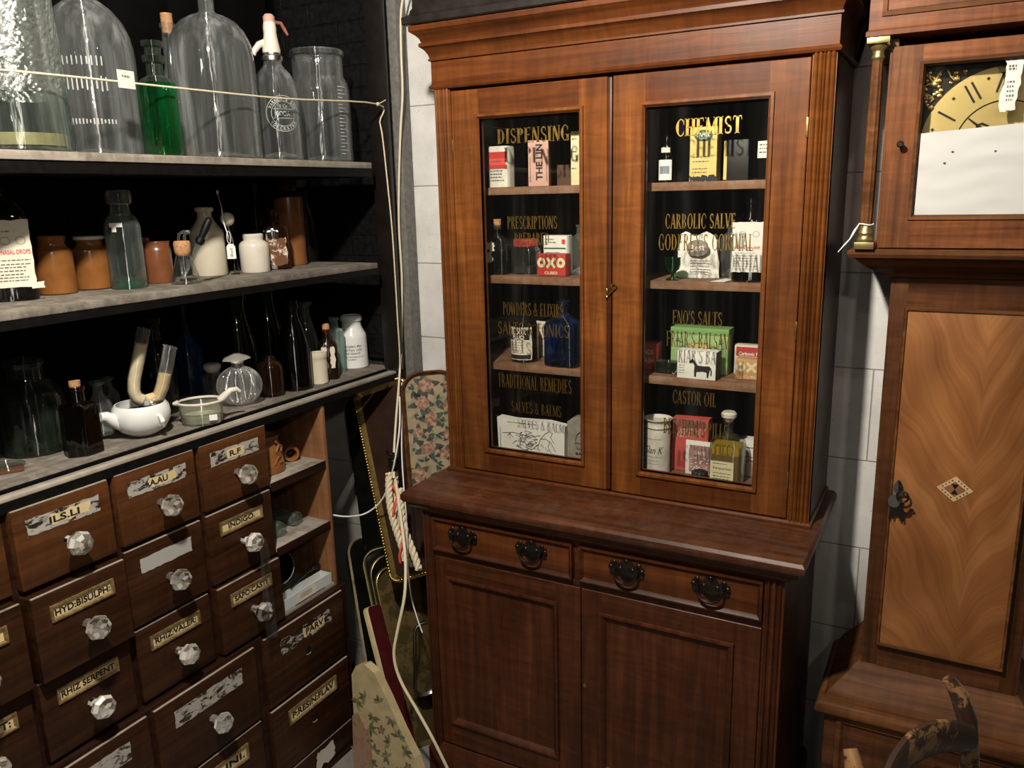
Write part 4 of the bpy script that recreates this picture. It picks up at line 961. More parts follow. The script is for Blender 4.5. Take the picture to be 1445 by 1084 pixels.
K(B().mould([(.002, ZT), (.006, ZT+.001), (.006, ZT+.006), (.002, ZT+.010)], ul, ur, YU-.004, YW-.014)).make('base_bead', M_mah_h, cab)
K(B().mould([(-.004, 1.862), (.006, 1.863), (.009, 1.868), (.006, 1.873), (.003, 1.875), (.003, 1.9295), (.008, 1.931), (.008, 1.9355), (.005, 1.937), (.008, 1.946), (.014, 1.956), (.021, 1.962), (.024, 1.9635), (.024, 1.9715), (.019, 1.9735), (.022, 1.982), (.029, 1.990), (.036, 1.9945), (.038, 1.9965), (.041, 1.999), (.041, 2.011), (.036, 2.012)], ul, ur, YU-.004, YW-.014)).make('cornice', M_mah_h, cab)
doors = ((-1.156, -.736, -1.076, -.806, .935, 1.785), (-.722, -.2975, -.646, -.377, .932, 1.783))
LET = ([('DISPENSING', 752, 190, 103, 20, .02), ('PRESCRIPTIONS', 751, 314, 73, 17, .0), ('PREPARED', 751, 337, 52, 16, 0), ('POWDERS & ELIXIRS', 752, 437, 91, 18, 0), ('SALTS & TONICS', 752, 465, 108, 18, 0), ('TRADITIONAL REMEDIES', 754, 541, 113, 20, 0), ('SALVES & BALMS', 757, 577, 77, 16, 0)],
       [('CHEMIST', 1000, 178, 83, 22, .02), ('CARBOLIC SALVE', 988, 312, 92, 19, 0), ("GODFREY'S CORDIAL", 995, 342, 124, 21, 0), ("ENO'S SALTS", 984, 449, 67, 19, 0), ("FRIAR'S BALSAM", 985, 480, 86, 21, 0), ('CASTOR OIL', 980, 562, 60, 19, 0), ("BEECHAM'S PILLS", 981, 605, 89, 22, 0)])
PX = [[(-0.9312, 1.825, 1.7406), (-0.9373, 1.825, 1.5329), (-0.9381, 1.825, 1.4932), (-0.9396, 1.825, 1.3163), (-0.9406, 1.825, 1.2654), (-0.9393, 1.825, 1.1248), (-0.9344, 1.825, 1.0571)], [(-0.5042, 1.825, 1.7353), (-0.5169, 1.825, 1.5338), (-0.5044, 1.825, 1.4871), (-0.5172, 1.825, 1.3158), (-0.5141, 1.825, 1.265), (-0.5185, 1.825, 1.1268), (-0.5148, 1.825, 1.053)]]
for di, (x0, x1, g0, g1, h0, h1) in enumerate(doors):
    z0, z1 = .868, 1.856
    d = K(B().ring(x0, x1, z0, z1, g0, g1, h0, h1, YU-.004, YU+.018)).make('glazed_door', M_mah_v, cab)
    for a, c in ((h1, z1-.0016), (z0+.0016, h0)): K(B().box(g0, g1, YU-.0043, YU-.003, a, c)).make('rail', M_mah_h, d)
    K(B().frame([(-.012, YU-.004), (-.011, YU-.010), (-.005, YU-.0105), (-.002, YU-.007), (.0, YU-.002), (.0, YU+.010)], g0, g1, h0, h1)).make('moulding', M_mah_v, d)
    K(B().box(g0-.004, g1+.004, YU+.0035, YU+.0062, h0-.004, h1+.004)).make('glass_pane', G_pane, d)
    for (s_, px, py, w, h, bold), pt in zip(LET[di], PX[di]):
        dist = 2.0; mpp = (1.9 if di == 0 else 1.74)/1150.0*(1.08 if di == 0 else 1.10)
        serif_text('gilt_lettering', s_, M_gold, d, w*mpp*(1.06 if di == 0 else 1.04), h*mpp*(1.0 if bold else 1.04), fmap(pt[0]-CX, YU+.003-YL, pt[2]), .20 if bold else .15)
    for hz in (1.72, 1.30, .96):
        hx = x0+.001 if di == 0 else x1-.001
        K(B().box(hx-.002, hx+.002, YU-.006, YU, hz-.02, hz+.02, .0008)).make('hinge', M_brass, d)
    if di == 1:
        b = B(); b.tube([(-.716+.006*cos(a), YU-.010, 1.384+.006*sin(a)) for a in [i*pi/8 for i in range(16)]], .0016, 6, True); b.tube([(-.716, YU-.008, 1.378), (-.727, YU-.012, 1.364), (-.732, YU-.010, 1.360)], .002, 6); b.ball((-.733, YU-.010, 1.371), .0035, 8, (.8, .8, 2.4)); b.ball((-.733, YU-.010, 1.358), .004, 8)
        K(b).make('catch', M_brass, d)
K(B().box(-.7345, -.7235, YU-.007, YU+.002, .872, 1.854, .003)).make('meeting_bead', M_mah_dk_v, cab)

S1 += .0006; S2 += .0006; S3 += .0006; S4 += .0006
# ------------------------------------------------------------------ goods in the bookcase
def boxy(x, w, y0, dep, z0, z1, rot=0.0):
    b = B().box(-w/2, w/2, 0, dep, 0, z1-z0, .0012); return b
def item(name, label, cat, cb, y, z, rot=0.0, group=None):
    t = thing(name, label, cat, (cb[0], y, z), rot, group); return t
# left, top shelf
cb = (-1.0704, 0.0613, 1.6246, 1.7272)
t = item('labelled_tin', 'red and white labelled tin, left on the top shelf behind the left door', 'tin', cb, 1.915, S1)
w, h = cb[1], cb[3]-cb[2]
B().loft([(w/2, .022, 6, 0), (w/2, .022, 6, h-.004), (w/2-.002, .020, 6, h)], 32, cap1=True).make('tin_body', M_tin, t)
B().sheet(fmap(0, -.0227, h*.78), w*.92, h*.16).sheet(fmap(0, -.0227, h*.50), w*.92, h*.10).make('red_band', M_red, t)
B().sheet(fmap(0, -.0229, h*.62), w*.80, h*.16).make('arched_band', M_inkred, t)
b = B().lines(fmap(0, -.0229, h*.40), w*.7, [.0, -.008, -.016, -.024], .003); b.lines(fmap(0, -.0232, h*.63), w*.6, [.0], .004); b.make('print', M_inkgrey, t)
cb = (-0.962, 0.0483, 1.6218, 1.7323)
t = item('pink_carton', 'tall pink carton with upright black lettering, set cornerwise', 'carton', (cb[0]+.004, 0), 1.905, S1, .32)
w, h = .052, .112
B().box(-w/2, w/2, 0, .045, 0, h, .001).make('carton', M_pink, t)
txt('lettering', 'THE LIN', M_ink, t, .088, .017, lambda u, v: (.002-v, -.0006, h*.52+u), .03)
b = B()
for u0 in (-.021, .021): b.lines(lambda u, v, u0=u0: (u0-v, -.0006, h*.4+u), h*.6, [0], .003, .004)
b.make('print', M_inkgrey, t)
t = item('brown_carton', 'plain brown carton lying behind the pink carton', 'carton', (-.895, 0), 1.965, S1)
B().box(-.04, .04, 0, .06, 0, .052, .001).make('carton', M_browncard, t)
t = item('cream_carton', 'cream carton cut off by the right frame of the left door, top shelf', 'carton', (-.842, 0), 1.905, S1)
B().box(-.026, .05, 0, .04, 0, .128, .001).make('carton', M_creamcard, t)
B().lines(fmap(-.015, -.0006, .06), .016, [.05, .02, 0, -.02], .003).make('print', M_darkgreen, t)
# left, second shelf
t = item('dark_corked_bottle', 'dark bottle with torn cream label and pale cork, left door second shelf', 'bottle', (-1.093, 0), 1.925, S2)
B().loft([(.031, .024, 4, 0), (.033, .026, 4, .003), (.033, .026, 4, .085), (.028, .024, 3, .096), (.012, .012, 2, .104), (.011, .011, 2, .120), (.015, .015, 2, .122), (.015, .015, 2, .130)], 36).make('bottle_body', G_dark, t)
B().loft([(.030, .0235, 4, .003), (.030, .0235, 4, .075)], 30, cap1=True).make('contents', M_ink, t)
B().sheet(fmap(-.012, -.0265, .075), .030, .022, 5, 4, jag=.004).sheet(fmap(-.014, -.0265, .047), .022, .026, 5, 5, jag=.004).make('torn_label', M_paper, t)
B().lathe([(.009, .118), (.011, .145)], 16, cap1=True).make('cork', M_cork, t)
t = item('red_lidded_jar', 'small clear jar with flat red lid, left door second shelf', 'jar', (-1.022, 0), 1.950, S2)
B().loft([(.034, .028, 4, 0), (.036, .030, 4, .004), (.036, .030, 4, .062), (.030, .026, 2.5, .074)], 36).make('jar_body', G_clean, t)
B().lathe([(.031, .072), (.033, .074), (.033, .090), (.030, .092)], 32, cap1=True).make('lid', M_red, t)
B().loft([(.03, .025, 4, .004), (.03, .025, 4, .02)], 28, cap1=True).make('dark_grains', M_ink, t)
t = item('white_tin', 'white tin with green stripe and small print, standing behind the small red tin', 'tin', (-.958, 0), 2.015, S2)
w, h = .075, .098
B().loft([(w/2, .02, 7, 0), (w/2, .02, 7, h)], 32, cap1=True).make('tin_body', M_paperw, t)
B().sheet(fmap(0, -.0206, h*.66), w*.86, .0035).make('green_stripe', M_darkgreen, t)
B().sheet(fmap(w*.34, -.0206, h*.84), .010, .012).make('red_mark', M_inkred, t)
B().lines(fmap(0, -.0206, h*.42), w*.7, [.012, .005, -.002], .0025).lines(fmap(-.01, -.0206, h*.86), w*.5, [.004, -.004], .003).make('print', M_inkgrey, t)
def oxo(name, label, x, y, z, w, h, base, ink, letters, rot, second, circ):
    t = thing(name, label, 'tin', (x, y, z), rot)
    B().box(-w/2, w/2, 0, .03, 0, h, .003).make('tin_body', base, t)
    zc = h*.60
    b = B()
    for s in (-1, 1):
        for i in range(24):
            a0, a1 = 2*pi*i/24, 2*pi*(i+1)/24
            q = lambda r, a: (s*w*.335+r*cos(a)*1.0, -.0008, zc+r*sin(a))
            b.face([b.bm.verts.new(p) for p in (q(h*.085, a0), q(h*.225, a0), q(h*.225, a1), q(h*.085, a1))])
    for s in (-1, 1):
        b.sheet(lambda u, v: (u*cos(.78*s)-v*sin(.78*s), -.0008-.0001*s, zc+v*cos(.78*s)+u*sin(.78*s)), h*.60, h*.135)
    b.make('emblem', letters, t)
    txt('lettering', second, letters, t, w*.46, h*.13, fmap(0, -.0008, h*.14), .02)
    return t
oxo('red_cube_tin', 'small red tin with big cream ring cross ring lettering, left door second shelf', -.926, 1.905, S2, .084, .057, M_red, M_ink, M_creamcard, -.04, 'CUBES', 0)
bottle('clear_bottle', 'clear bottle half hidden by the frame, left door second shelf', 'bottle', -.868, 1.965, S2, sc([(.93, 0), (1, .02), (1, .65), (.8, .75), (.4, .82), (.36, .95), (.45, .96), (.45, 1)], .030, .128), G_clear, rot=0)
# left, third shelf
t = item('elixir_bottle', 'dark round bottle with ornate black and cream label, left door third shelf', 'bottle', (-1.018, 0), 1.925, S3)
B().lathe([(.034, 0), (.037, .003), (.037, .095), (.032, .108), (.018, .120), (.0135, .126), (.013, .15), (.017, .152), (.017, .163)], 40).make('bottle_body', G_brown, t)
B().sheet(cmap(.0375, .052, .0), .078, .088, 16, 8, jag=.001).make('paper_label', M_paper, t)
B().sheet(cmap(.0378, .077, 0), .068, .028, 14, 3, jag=.003).sheet(cmap(.0378, .016, 0), .070, .012, 14, 1).make('black_band', M_ink, t)
txt('lettering', 'ELIXIR', M_paper, t, .046, .013, cmap(.0381, .083, 0), .03); txt('lettering', 'FLUO', M_paper, t, .034, .010, cmap(.0381, .070, 0), .03)
b = B().lines(cmap(.0379, .045, 0), .05, [.010, .003, -.004, -.011, -.018], .0016); b.make('print', M_inkgrey, t)
t = item('paper_packet', 'folded cream paper packet hanging behind the blue bottle', 'packet', (-.985, 0), 1.992, S3)
B().prism([(-.03, 0), (.04, 0), (.046, .094), (-.034, .098)], 0, .012).make('packet', M_paper, t)
B().lines(fmap(.005, -.0008, .06), .05, [.02, -.01, -.03], .003).make('print', M_inkgrey, t)
t = item('blue_bottle', 'square cobalt blue bottle, left door third shelf', 'bottle', (-.893, 0), 1.905, S3, -.1)
B().loft([(.043, .030, 5, 0), (.0465, .034, 5, .004), (.0465, .034, 5, .105), (.042, .031, 3.5, .118), (.02, .018, 2.2, .132), (.015, .015, 2, .137), (.0145, .0145, 2, .158), (.019, .019, 2, .160), (.019, .019, 2, .170)], 44).make('bottle_body', G_blue, t)
B().loft([(.0425, .030, 5, .006), (.0425, .030, 5, .022)], 36, cap1=True).make('thick_base', G_blue, t)
# left, bottom
t = item('sketch_packet', 'long white paper packet with an ink drawing of a running hound, bottom left', 'packet', (-.982, 0), 1.880, S4, .02)
w, h = .198, .098
b = B(); b.prism([(-w/2, 0), (w/2, 0), (w/2+.002, h*.93), (w/4, h), (-w/4, h*.96), (-w/2-.003, h*1.0)], 0, .03); b.make('packet', M_paperw, t)
b = B(); R_ = random.Random(4)
for i in range(46):
    x = R_.gauss(-.015, .024); z = .034+R_.gauss(0, .014)
    b.tube([(x, -.0012, z), (x+R_.uniform(-.012, .012), -.0012, z+R_.uniform(-.01, .012)), (x+R_.uniform(-.016, .016), -.0012, z+R_.uniform(-.008, .012))], .0006, 4)
for pts in ([(.020, .020), (.030, .050), (.044, .066), (.058, .074), (.066, .070)], [(.030, .050), (.046, .052), (.060, .044), (.074, .020)], [(.058, .046), (.052, .03), (.062, .014)], [(.066, .070), (.060, .058), (.070, .042)], [(-.085, .055), (-.05, .06), (.0, .052), (.03, .06)], [(-.09, .012), (-.03, .008), (.05, .012), (.085, .010)], [(-.092, .070), (-.092, .010)]):
    b.tube([(x, -.0012, z) for x, z in pts], .0007, 4)
b.lines(fmap(-.02, -.0011, h*.9), .1, [0], .0022); b.make('ink_drawing', M_inkgrey, t)
t = item('grey_bag', 'greyish paper bag with drawn handle mark, bottom right behind the left door', 'bag', (-.842, 0), 1.888, S4, .0)
B().prism([(-.034, 0), (.06, 0), (.058, .118), (.01, .124), (-.018, .118), (-.034, .105)], 0, .03).make('bag', plain('greyish paper', (.26, .24, .20), .8), t)
b = B(); b.tube([(.012+.022*cos(a), -.0010, .055+.028*sin(a)) for a in [i*pi/10 for i in range(11)]], .0014, 5); b.tube([(-.012, -.001, .05), (.036, -.001, .05), (.03, -.001, .035), (-.006, -.001, .035)], .001, 5, True); b.make('drawn_mark', M_inkgrey, t)
txt('lettering', 'BAGS', M_ink, t, .036, .007, fmap(.008, -.001, .021), .02)
# right, top shelf
cb = (-0.6252, 0.0377, 1.626, 1.7278)
t = item('small_bottle', 'small dark bottle with pale label and neck tag, right door top shelf', 'bottle', cb, 1.915, S1)
B().lathe([(.018, 0), (.0195, .003), (.0195, .055), (.016, .066), (.009, .076), (.008, .09), (.011, .092), (.011, .103), (.009, .106)], 32, cap1=True).make('bottle_body', G_brown, t)
B().sheet(cmap(.0199, .028, 0), .036, .046, 10, 2).make('paper_label', M_paperw, t)
B().sheet(cmap(.0201, .028, 0), .024, .018, 8, 2).make('blue_print', plain('blue grey ink', (.22, .25, .32), .7), t)
B().sheet(cmap(.0150, .072, 0), .024, .014, 8, 2, jag=.001).make('neck_label', M_paper, t)
cb = (-0.5347, 0.0624, 1.6218, 1.7414)
t = item('yellow_carton', 'tall yellow carton with dark green oval badge, right door top shelf', 'carton', cb, 1.897, S1)
w, h = cb[1], cb[3]-cb[2]
B().box(-w/2, w/2, 0, .04, 0, h, .001).make('carton', M_yel, t)
B().prism([(.020*cos(a)*1.05, h*.84+.0125*sin(a)) for a in [i*pi/14 for i in range(28)]], -.0010, -.0004).make('oval_badge', M_darkgreen, t)
txt('lettering', 'FAMEL', M_paperw, t, .030, .0085, fmap(0, -.0016, h*.855), .02); txt('lettering', 'SYRUP', M_paperw, t, .018, .004, fmap(0, -.0016, h*.785))
B().lines(fmap(-.002, -.0008, h*.3), w*.7, [.018, .008, -.008, -.016], .0024).make('print', M_inkgrey, t)
B().sheet(fmap(0, -.0012, h*.045), w, h*.09, 14, 2, jag=.004).make('torn_foot', M_blackcard, t)
t = item('black_carton', 'black carton with a yellow edge, right door top shelf', 'carton', (-.460, 0), 1.900, S1)
B().box(-.027, .027, 0, .045, 0, .088, .001).make('carton', M_blackcard, t)
B().box(-.028, -.021, -.001, .0, .002, .086).make('yellow_edge', M_yel, t)
t = item('dark_bottle', 'dark bottle with square white label at the right frame, right door top shelf', 'bottle', (-.394, 0), 1.928, S1)
B().lathe([(.031, 0), (.034, .003), (.034, .075), (.028, .092), (.013, .105), (.012, .125), (.016, .127), (.016, .136)], 36).make('bottle_body', G_brown, t)
B().sheet(cmap(.0345, .064, .05), .046, .036, 10, 2).make('paper_label', M_paperw, t)
b = B().lines(cmap(.0348, .064, .05), .036, [.010, .002, -.006], .003); b.make('print', M_inkgrey, t)
# right, second shelf
t = item('eyebath', 'dark green glass eyebath on a stem, right door second shelf', 'eyebath', (-.600, 0), 1.895, S2)
B().lathe([(.015, 0), (.0175, .002), (.010, .005), (.004, .008), (.0035, .014), (.008, .019), (.016, .026), (.019, .038), (.0185, .050), (.0195, .053), (.0165, .05), (.015, .03), (.006, .022)], 32, sy=.75).make('eyebath_body', G_eye, t)
t = item('paper_bag', 'crumpled white printed paper bag with grey oval, right door second shelf', 'bag', (-.560, 0), 1.965, S2)
b = B(); q = random.Random(2); g = []
for jz in range(10):
    v = jz/9; hw = .052-.010*v*v
    g.append([b.bm.verts.new(((i/8-.5)*2*hw+q.uniform(-.002, .002), -.012*sin(pi*i/8)*(1-.5*v)+q.uniform(-.003, .003), v*.105+(.006*sin(i*1.3) if jz == 9 else 0))) for i in range(9)])
for jz in range(9):
    for i in range(8): b.face((g[jz][i], g[jz][i+1], g[jz+1][i+1], g[jz+1][i]))
b.box(-.045, .045, .004, .02, 0, .09); b.make('bag', M_paperw, t)
B().prism([(.004+.027*cos(a), .072+.020*sin(a)) for a in [i*pi/14 for i in range(28)]], -.0185, -.0175).make('grey_oval', plain('grey print', (.22, .20, .18), .7), t)
txt('lettering', 'Best', M_paperw, t, .036, .016, fmap(.004, -.0192, .073, .12), .01)
B().lines(fmap(.012, -.0185, .028), .05, [.014, .007, 0, -.007, -.013], .0022).make('print', M_inkgrey, t)
t = item('nasal_bottle', 'large dark bottle with tall white label and red print, right door second shelf', 'bottle', (-.427, 0), 1.925, S2, .04)
B().loft([(.035, .030, 4, 0), (.038, .033, 4, .004), (.038, .033, 4, .125), (.034, .030, 3.5, .140), (.014, .014, 2, .155), (.012, .012, 2, .175), (.016, .016, 2, .177), (.016, .016, 2, .188)], 40, cap1=True).make('bottle_body', G_brown, t)
B().sheet(fmap(0, -.0336, .079), .069, .112, 8, 8, jag=.001).make('paper_label', M_paperw, t)
txt('lettering', 'HELMINTIC NASAL DROPS', M_inkred, t, .056, .0055, fmap(0, -.0342, .078), .02)
b = B().lines(fmap(0, -.0342, .06), .056, [.006, .0, -.006, -.012, -.018, -.024, -.03], .0011, .006)
for cx in (-.012, .018):
    for i in range(16): b.sheet(lambda u, v: (u, -.0342, v), .0018, .001, 1, 1, (cx+.007*cos(i*pi/8), .108+.006*sin(i*pi/8)))
b.make('print', M_inkgrey, t)
t = item('white_card', 'small white card lying on the shelf edge beside the large labelled bottle', 'card', (-.482, 0), 1.885, S2+.0006)
B().prism([(-.020, -.01), (.012, -.01), (.020, .06), (-.006, .06)], 0, .001, lambda u, v, d: (u, v, d)).make('card', M_paperw, t)
bottle('clear_bottle', 'faint clear bottle behind the crumpled white bag, right door second shelf', 'bottle', -.488, 2.01, S2, sc([(.93, 0), (1, .02), (1, .7), (.85, .8), (.45, .85), (.42, .96), (.5, .97), (.5, 1)], .030, .125), G_clear, rot=0)
# right, third shelf
t = item('red_tin', 'dark red tin cut by the left frame of the right door, third shelf', 'tin', (-.672, 0), 1.935, S3)
B().box(-.05, .024, 0, .04, 0, .068, .003).make('tin_body', M_redpack, t)
txt('lettering', 'HANDS', M_paper, t, .045, .012, fmap(-.008, -.0008, .046), .02); txt('lettering', 'WASH', M_paper, t, .038, .012, fmap(-.004, -.0008, .024), .02)
t = item('green_tin', 'pale green lidded tin at the back of the third shelf, right door', 'tin', (-.545, 0), 1.945, S3)
w, h = .142, .112
B().box(-w/2, w/2, 0, .05, 0, h-.012, .0015).make('tin_body', M_greentin, t)
B().box(-w/2-.0015, w/2+.0015, -.0015, .0515, h-.016, h, .002).make('lid', M_greentin2, t)
B().sheet(fmap(.0, -.0008, .062), .05, .022).make('yellow_patch', M_yel, t)
arcm = lambda u, v: (u, -.0010, .074+v-5.5*u*u)
txt('lettering', 'The Old and Good For Home Cooking', M_darkgreen, t, .095, .008, arcm, .0)
txt('lettering', 'Tea', M_paperw, t, .03, .012, fmap(-.025, -.0010, .042), .03)
b = B()
for s in (-1, 1):
    for dz, ww in ((0, .010), (.005, .007), (.010, .004)): b.sheet(fmap(s*.054, -.0010, .078+dz), ww, .003)
b.make('ornament', M_darkgreen, t)
t = item('glass_slab', 'thick green glass block lying before the green tin', 'glass block', (-.612, 0), 1.905, S3)
B().box(-.034, .030, 0, .035, 0, .030, .006).make('block', G_greenish, t)
t = item('horse_tin', 'white tin with black drawing of a standing horse, right door third shelf', 'tin', (-.531, 0), 1.876, S3, -.03)
w, h = .094, .068
B().box(-w/2, w/2, 0, .042, 0, h, .0015).make('tin_body', M_paperw, t)
B().box(w/2+.0002, w/2+.001, .002, .042, .001, h-.002).make('dark_side', M_blackcard, t)
hs = [(-.022, .046), (-.026, .042), (-.024, .038), (-.016, .040), (-.012, .032), (-.013, .022), (-.012, .006), (-.008, .006), (-.007, .018), (.008, .020), (.018, .018), (.018, .006), (.022, .006), (.024, .019), (.027, .030), (.024, .034), (.010, .033), (-.004, .034), (-.012, .044), (-.017, .050)]
b = B(); b.prism([(x+.008, z) for x, z in hs], -.0010, -.0005); b.tube([(.034, -.001, .030), (.037, -.001, .022), (.036, -.001, .012)], .0014, 5)
b.make('horse_drawing', M_ink, t)
b = B().lines(fmap(-.034, -.0009, .02), .018, [.012, .006, 0, -.006], .0014, .005); b.make('print', M_inkgrey, t)
t = item('red_and_white_tin', 'white edged red tin behind the tan tin, right door third shelf', 'tin', (-.424, 0), 1.955, S3)
B().box(-.038, .05, 0, .03, 0, .076, .006).make('tin_body', M_offwhite, t)
B().sheet(fmap(.008, -.0008, .060), .080, .022).make('red_band', M_red, t)
txt('lettering', 'Carbonic Fluid', M_paperw, t, .06, .009, fmap(.004, -.0014, .055), .02)
oxo('tan_cube_tin', 'tan tin with cream ring cross ring lettering, right frame of the right door', -.410, 1.915, S3, .076, .050, M_tan, M_ink, M_creamcard, .0, 'CUBES', 0)
# right, bottom
t = item('white_canister', 'white cylindrical canister with flared rim and script lettering, bottom shelf', 'canister', (-.628, 0), 1.893, S4)
B().lathe([(.029, 0), (.031, .002), (.031, .118), (.0305, .120), (.032, .122), (.0305, .124), (.030, .134), (.036, .142), (.0345, .143), (.028, .135), (.028, .06)], 44).make('canister_body', M_tin, t)
b = B().tube([(.0312*cos(a), .0312*sin(a), .119) for a in [i*pi/20 for i in range(40)]], .0009, 5, True); b.make('dark_ring', M_inkgrey, t)
txt('lettering', 'Slan K', M_ink, t, .046, .019, lambda u, v: cmap(.0314, .066, .0)(u+v*.25, v), .0)
b = B().lines(cmap(.0314, .066, 0), .046, [.028, -.018, -.028, -.036], .0015, .006); b.make('print', M_inkgrey, t)
t = item('red_packet', 'red packet with slanting white lettering leaning behind the white canister', 'packet', (-.560, 0), 1.935, S4)
b = B(); b.prism([(-.046, 0), (.046, 0), (.048, .138), (-.044, .135)], 0, .03); b.make('packet', M_redpack, t)
txt('lettering', 'EVERYDAY', M_pink, t, .082, .024, lambda u, v: (u+v*.25, -.0009, .100+v+u*.10), .03)
b = B()
for i in range(8): b.sheet(lambda u, v: (u, -.0007, v), .005, .02, 1, 1, (-.036+i*.0105, .124))
b.tube([(.012*cos(a), -.001, .04+.014*sin(a)) for a in [i*pi/12 for i in range(24)]], .002, 5, True); b.make('print', M_inkgrey, t)
t = item('framed_card', 'white bordered card with dusky rose printing, leaning on the red packet', 'card', (-.528, 0), 1.912, S4)
B().box(-.034, .034, 0, .004, 0, .088, .001).make('card', M_paperw, t)
B().sheet(fmap(.002, -.0006, .042), .052, .070).make('rose_panel', M_rose, t)
txt('lettering', 'SAFE', M_paperw, t, .032, .010, fmap(.002, -.0012, .058), .02)
q = random.Random(5); b = B()
for i in range(26): b.sheet(lambda u, v: (u, -.0011, v), .004, .003, 1, 1, (q.uniform(-.02, .024), q.uniform(.012, .046)))
b.make('flecks', M_paperw, t)
t = item('bottle_cap', 'dark fluted bakelite cap lying before the white bordered card', 'cap', (-.517, 0), 1.884, S4)
B().lathe([(.018, 0), (.0195, .002), (.0195, .018), (.0175, .021), (.013, .0205), (.012, .017)], 48, flute=(16, .04), cap1=True).make('cap', M_blackcard, t)
t = item('oil_bottle', 'square clear stoppered bottle of yellow oil with cream label, bottom shelf', 'bottle', (-.455, 0), 1.902, S4, .0)
B().loft([(.037, .030, 6, 0), (.039, .032, 6, .003), (.039, .032, 6, .098), (.034, .028, 3.5, .110), (.016, .015, 2, .119), (.011, .011, 2, .124), (.0105, .0105, 2, .148), (.014, .014, 2, .150), (.013, .013, 2, .154)], 44).make('bottle_body', G_clean, t)
B().loft([(.036, .029, 6, .004), (.036, .029, 6, .072)], 40, cap1=True).make('dull_oil', M_oil_lo, t)
B().loft([(.0362, .0292, 6, .0725), (.0362, .0292, 6, .094)], 40, cap0=True, cap1=True).make('bright_oil', M_oil, t)
B().sheet(fmap(-.005, -.0326, .033), .056, .050).make('paper_label', M_creamcard, t)
txt('lettering', 'Farquarson', M_ink, t, .044, .008, fmap(-.004, -.0332, .040))
b = B().lines(fmap(-.004, -.0331, .03), .044, [.022, -.002, -.010, -.016], .002, .007); b.make('print', M_inkgrey, t)
B().lathe([(.008, .150), (.012, .156), (.018, .162), (.0185, .170), (.014, .175)], 26, cap1=True).make('stopper', M_offwhite, t)
t = item('white_box', 'white carton at the right frame, bottom shelf behind the oil bottle', 'carton', (-.390, 0), 1.955, S4)
B().box(-.05, .05, 0, .04, 0, .092, .001).make('carton', M_paperw, t)
B().sheet(fmap(0, -.0007, .074), .1, .002).lines(fmap(-.02, -.0007, .03), .03, [.02, .01], .003).make('print', M_inkgrey, t)
# box on top of the bookcase
t = thing('wooden_chest', 'black painted wooden chest with chipped rim, on top of the glazed bookcase', 'chest', (-.80, 1.765, 2.0125))
b = B(); b.mould([(.006, 0), (.010, .003), (.010, .018), (.004, .021), (-.004, .026), (-.006, .034), (-.010, .04), (-.012, .30)], -.450, .36, .012, .31); b.make('chest_body', M_topbox, t)
# ------------------------------------------------------------------ longcase clock
KX = .032; YK = 1.86; YH = 1.79
ck = thing('longcase_clock', 'tall longcase clock with brass dial behind glass and flame veneered trunk door', 'clock', (KX, YK, 0))
def L_(p): return p.xf(Matrix.Translation((-KX, -YK, 0)))
L_(B().box(-.185, .249, 1.80, YW-.02, .0, .452, .004)).make('base', M_trunk_h, ck)
L_(B().frame([(0, 1.80), (.002, 1.796), (.012, 1.794), (.018, 1.7995)], -.160, .224, .06, .415)).make('base_panel_bead', M_walnut_dk, ck)
L_(B().mould([(.0, .412), (.008, .415), (.017, .422), (.021, .433), (.018, .445), (.009, .453), (.003, .455), (.003, .459), (-.004, .470), (-.018, .486), (-.036, .505), (-.050, .523), (-.062, .536), (-.066, .541)], -.185, .249, 1.80, YW-.02)).make('base_moulding', M_walnut_dk, ck)
tl, tr = -.1225, .1865
L_(B().box(tl, tr, YK-.002, YW-.02, .53, 1.425, .002)).make('trunk', M_trunk_v, ck)
for q in ((1.352, 1.425), (.53, .592)): L_(B().box(tl+.034, tr-.034, YK-.0026, YK-.001, q[0], q[1])).make('trunk_rail', M_trunk_h, ck)
d = L_(B().box(tl+.036, tr-.036, YK-.012, YK+.004, .594, 1.351, .003)).make('trunk_door', M_flame, ck)
L_(B().frame([(0, YK-.012), (-.001, YK-.016), (-.005, YK-.017), (-.007, YK-.012), (-.007, YK-.004)], tl+.037, tr-.037, .595, 1.350)).make('door_bead', M_walnut_dk, d)
# lozenge inlay
ix, iz = .0315, .980
b = B(); f = lambda s, y: [(ix-.034*s, iz), (ix, iz-.028*s), (ix+.034*s, iz), (ix, iz+.028*s)]
L_(B().prism(f(1, 0), YK-.0128, YK-.0121)).make('pale_lozenge', plain('pale inlay', (.50, .34, .18), .4), d)
L_(B().prism(f(.60, 0), YK-.0133, YK-.0129)).make('brown_lozenge', plain('brown inlay', (.20, .085, .035), .4), d)
b = B()
for a, bb in (((-.017, 0), (0, .014)), ((.017, 0), (0, -.014))):
    pass
b.prism([(ix, iz), (ix-.007, iz+.011), (ix+.007, iz+.011)], YK-.0137, YK-.0134); b.prism([(ix, iz), (ix-.007, iz-.011), (ix+.007, iz-.011)], YK-.0137, YK-.0134)
for s in (-1, 1):
    for e in (-1, 1):
        for q in (.2, .4, .6, .8): b.prism([(ix+s*.034*.83*(1-q)+c_*.0016, iz+e*.028*.83*q+s_*.0016) for c_, s_ in ((1, 0), (0, 1), (-1, 0), (0, -1))], YK-.0137, YK-.0128)
L_(b).make('dark_inlay', M_iron, d)
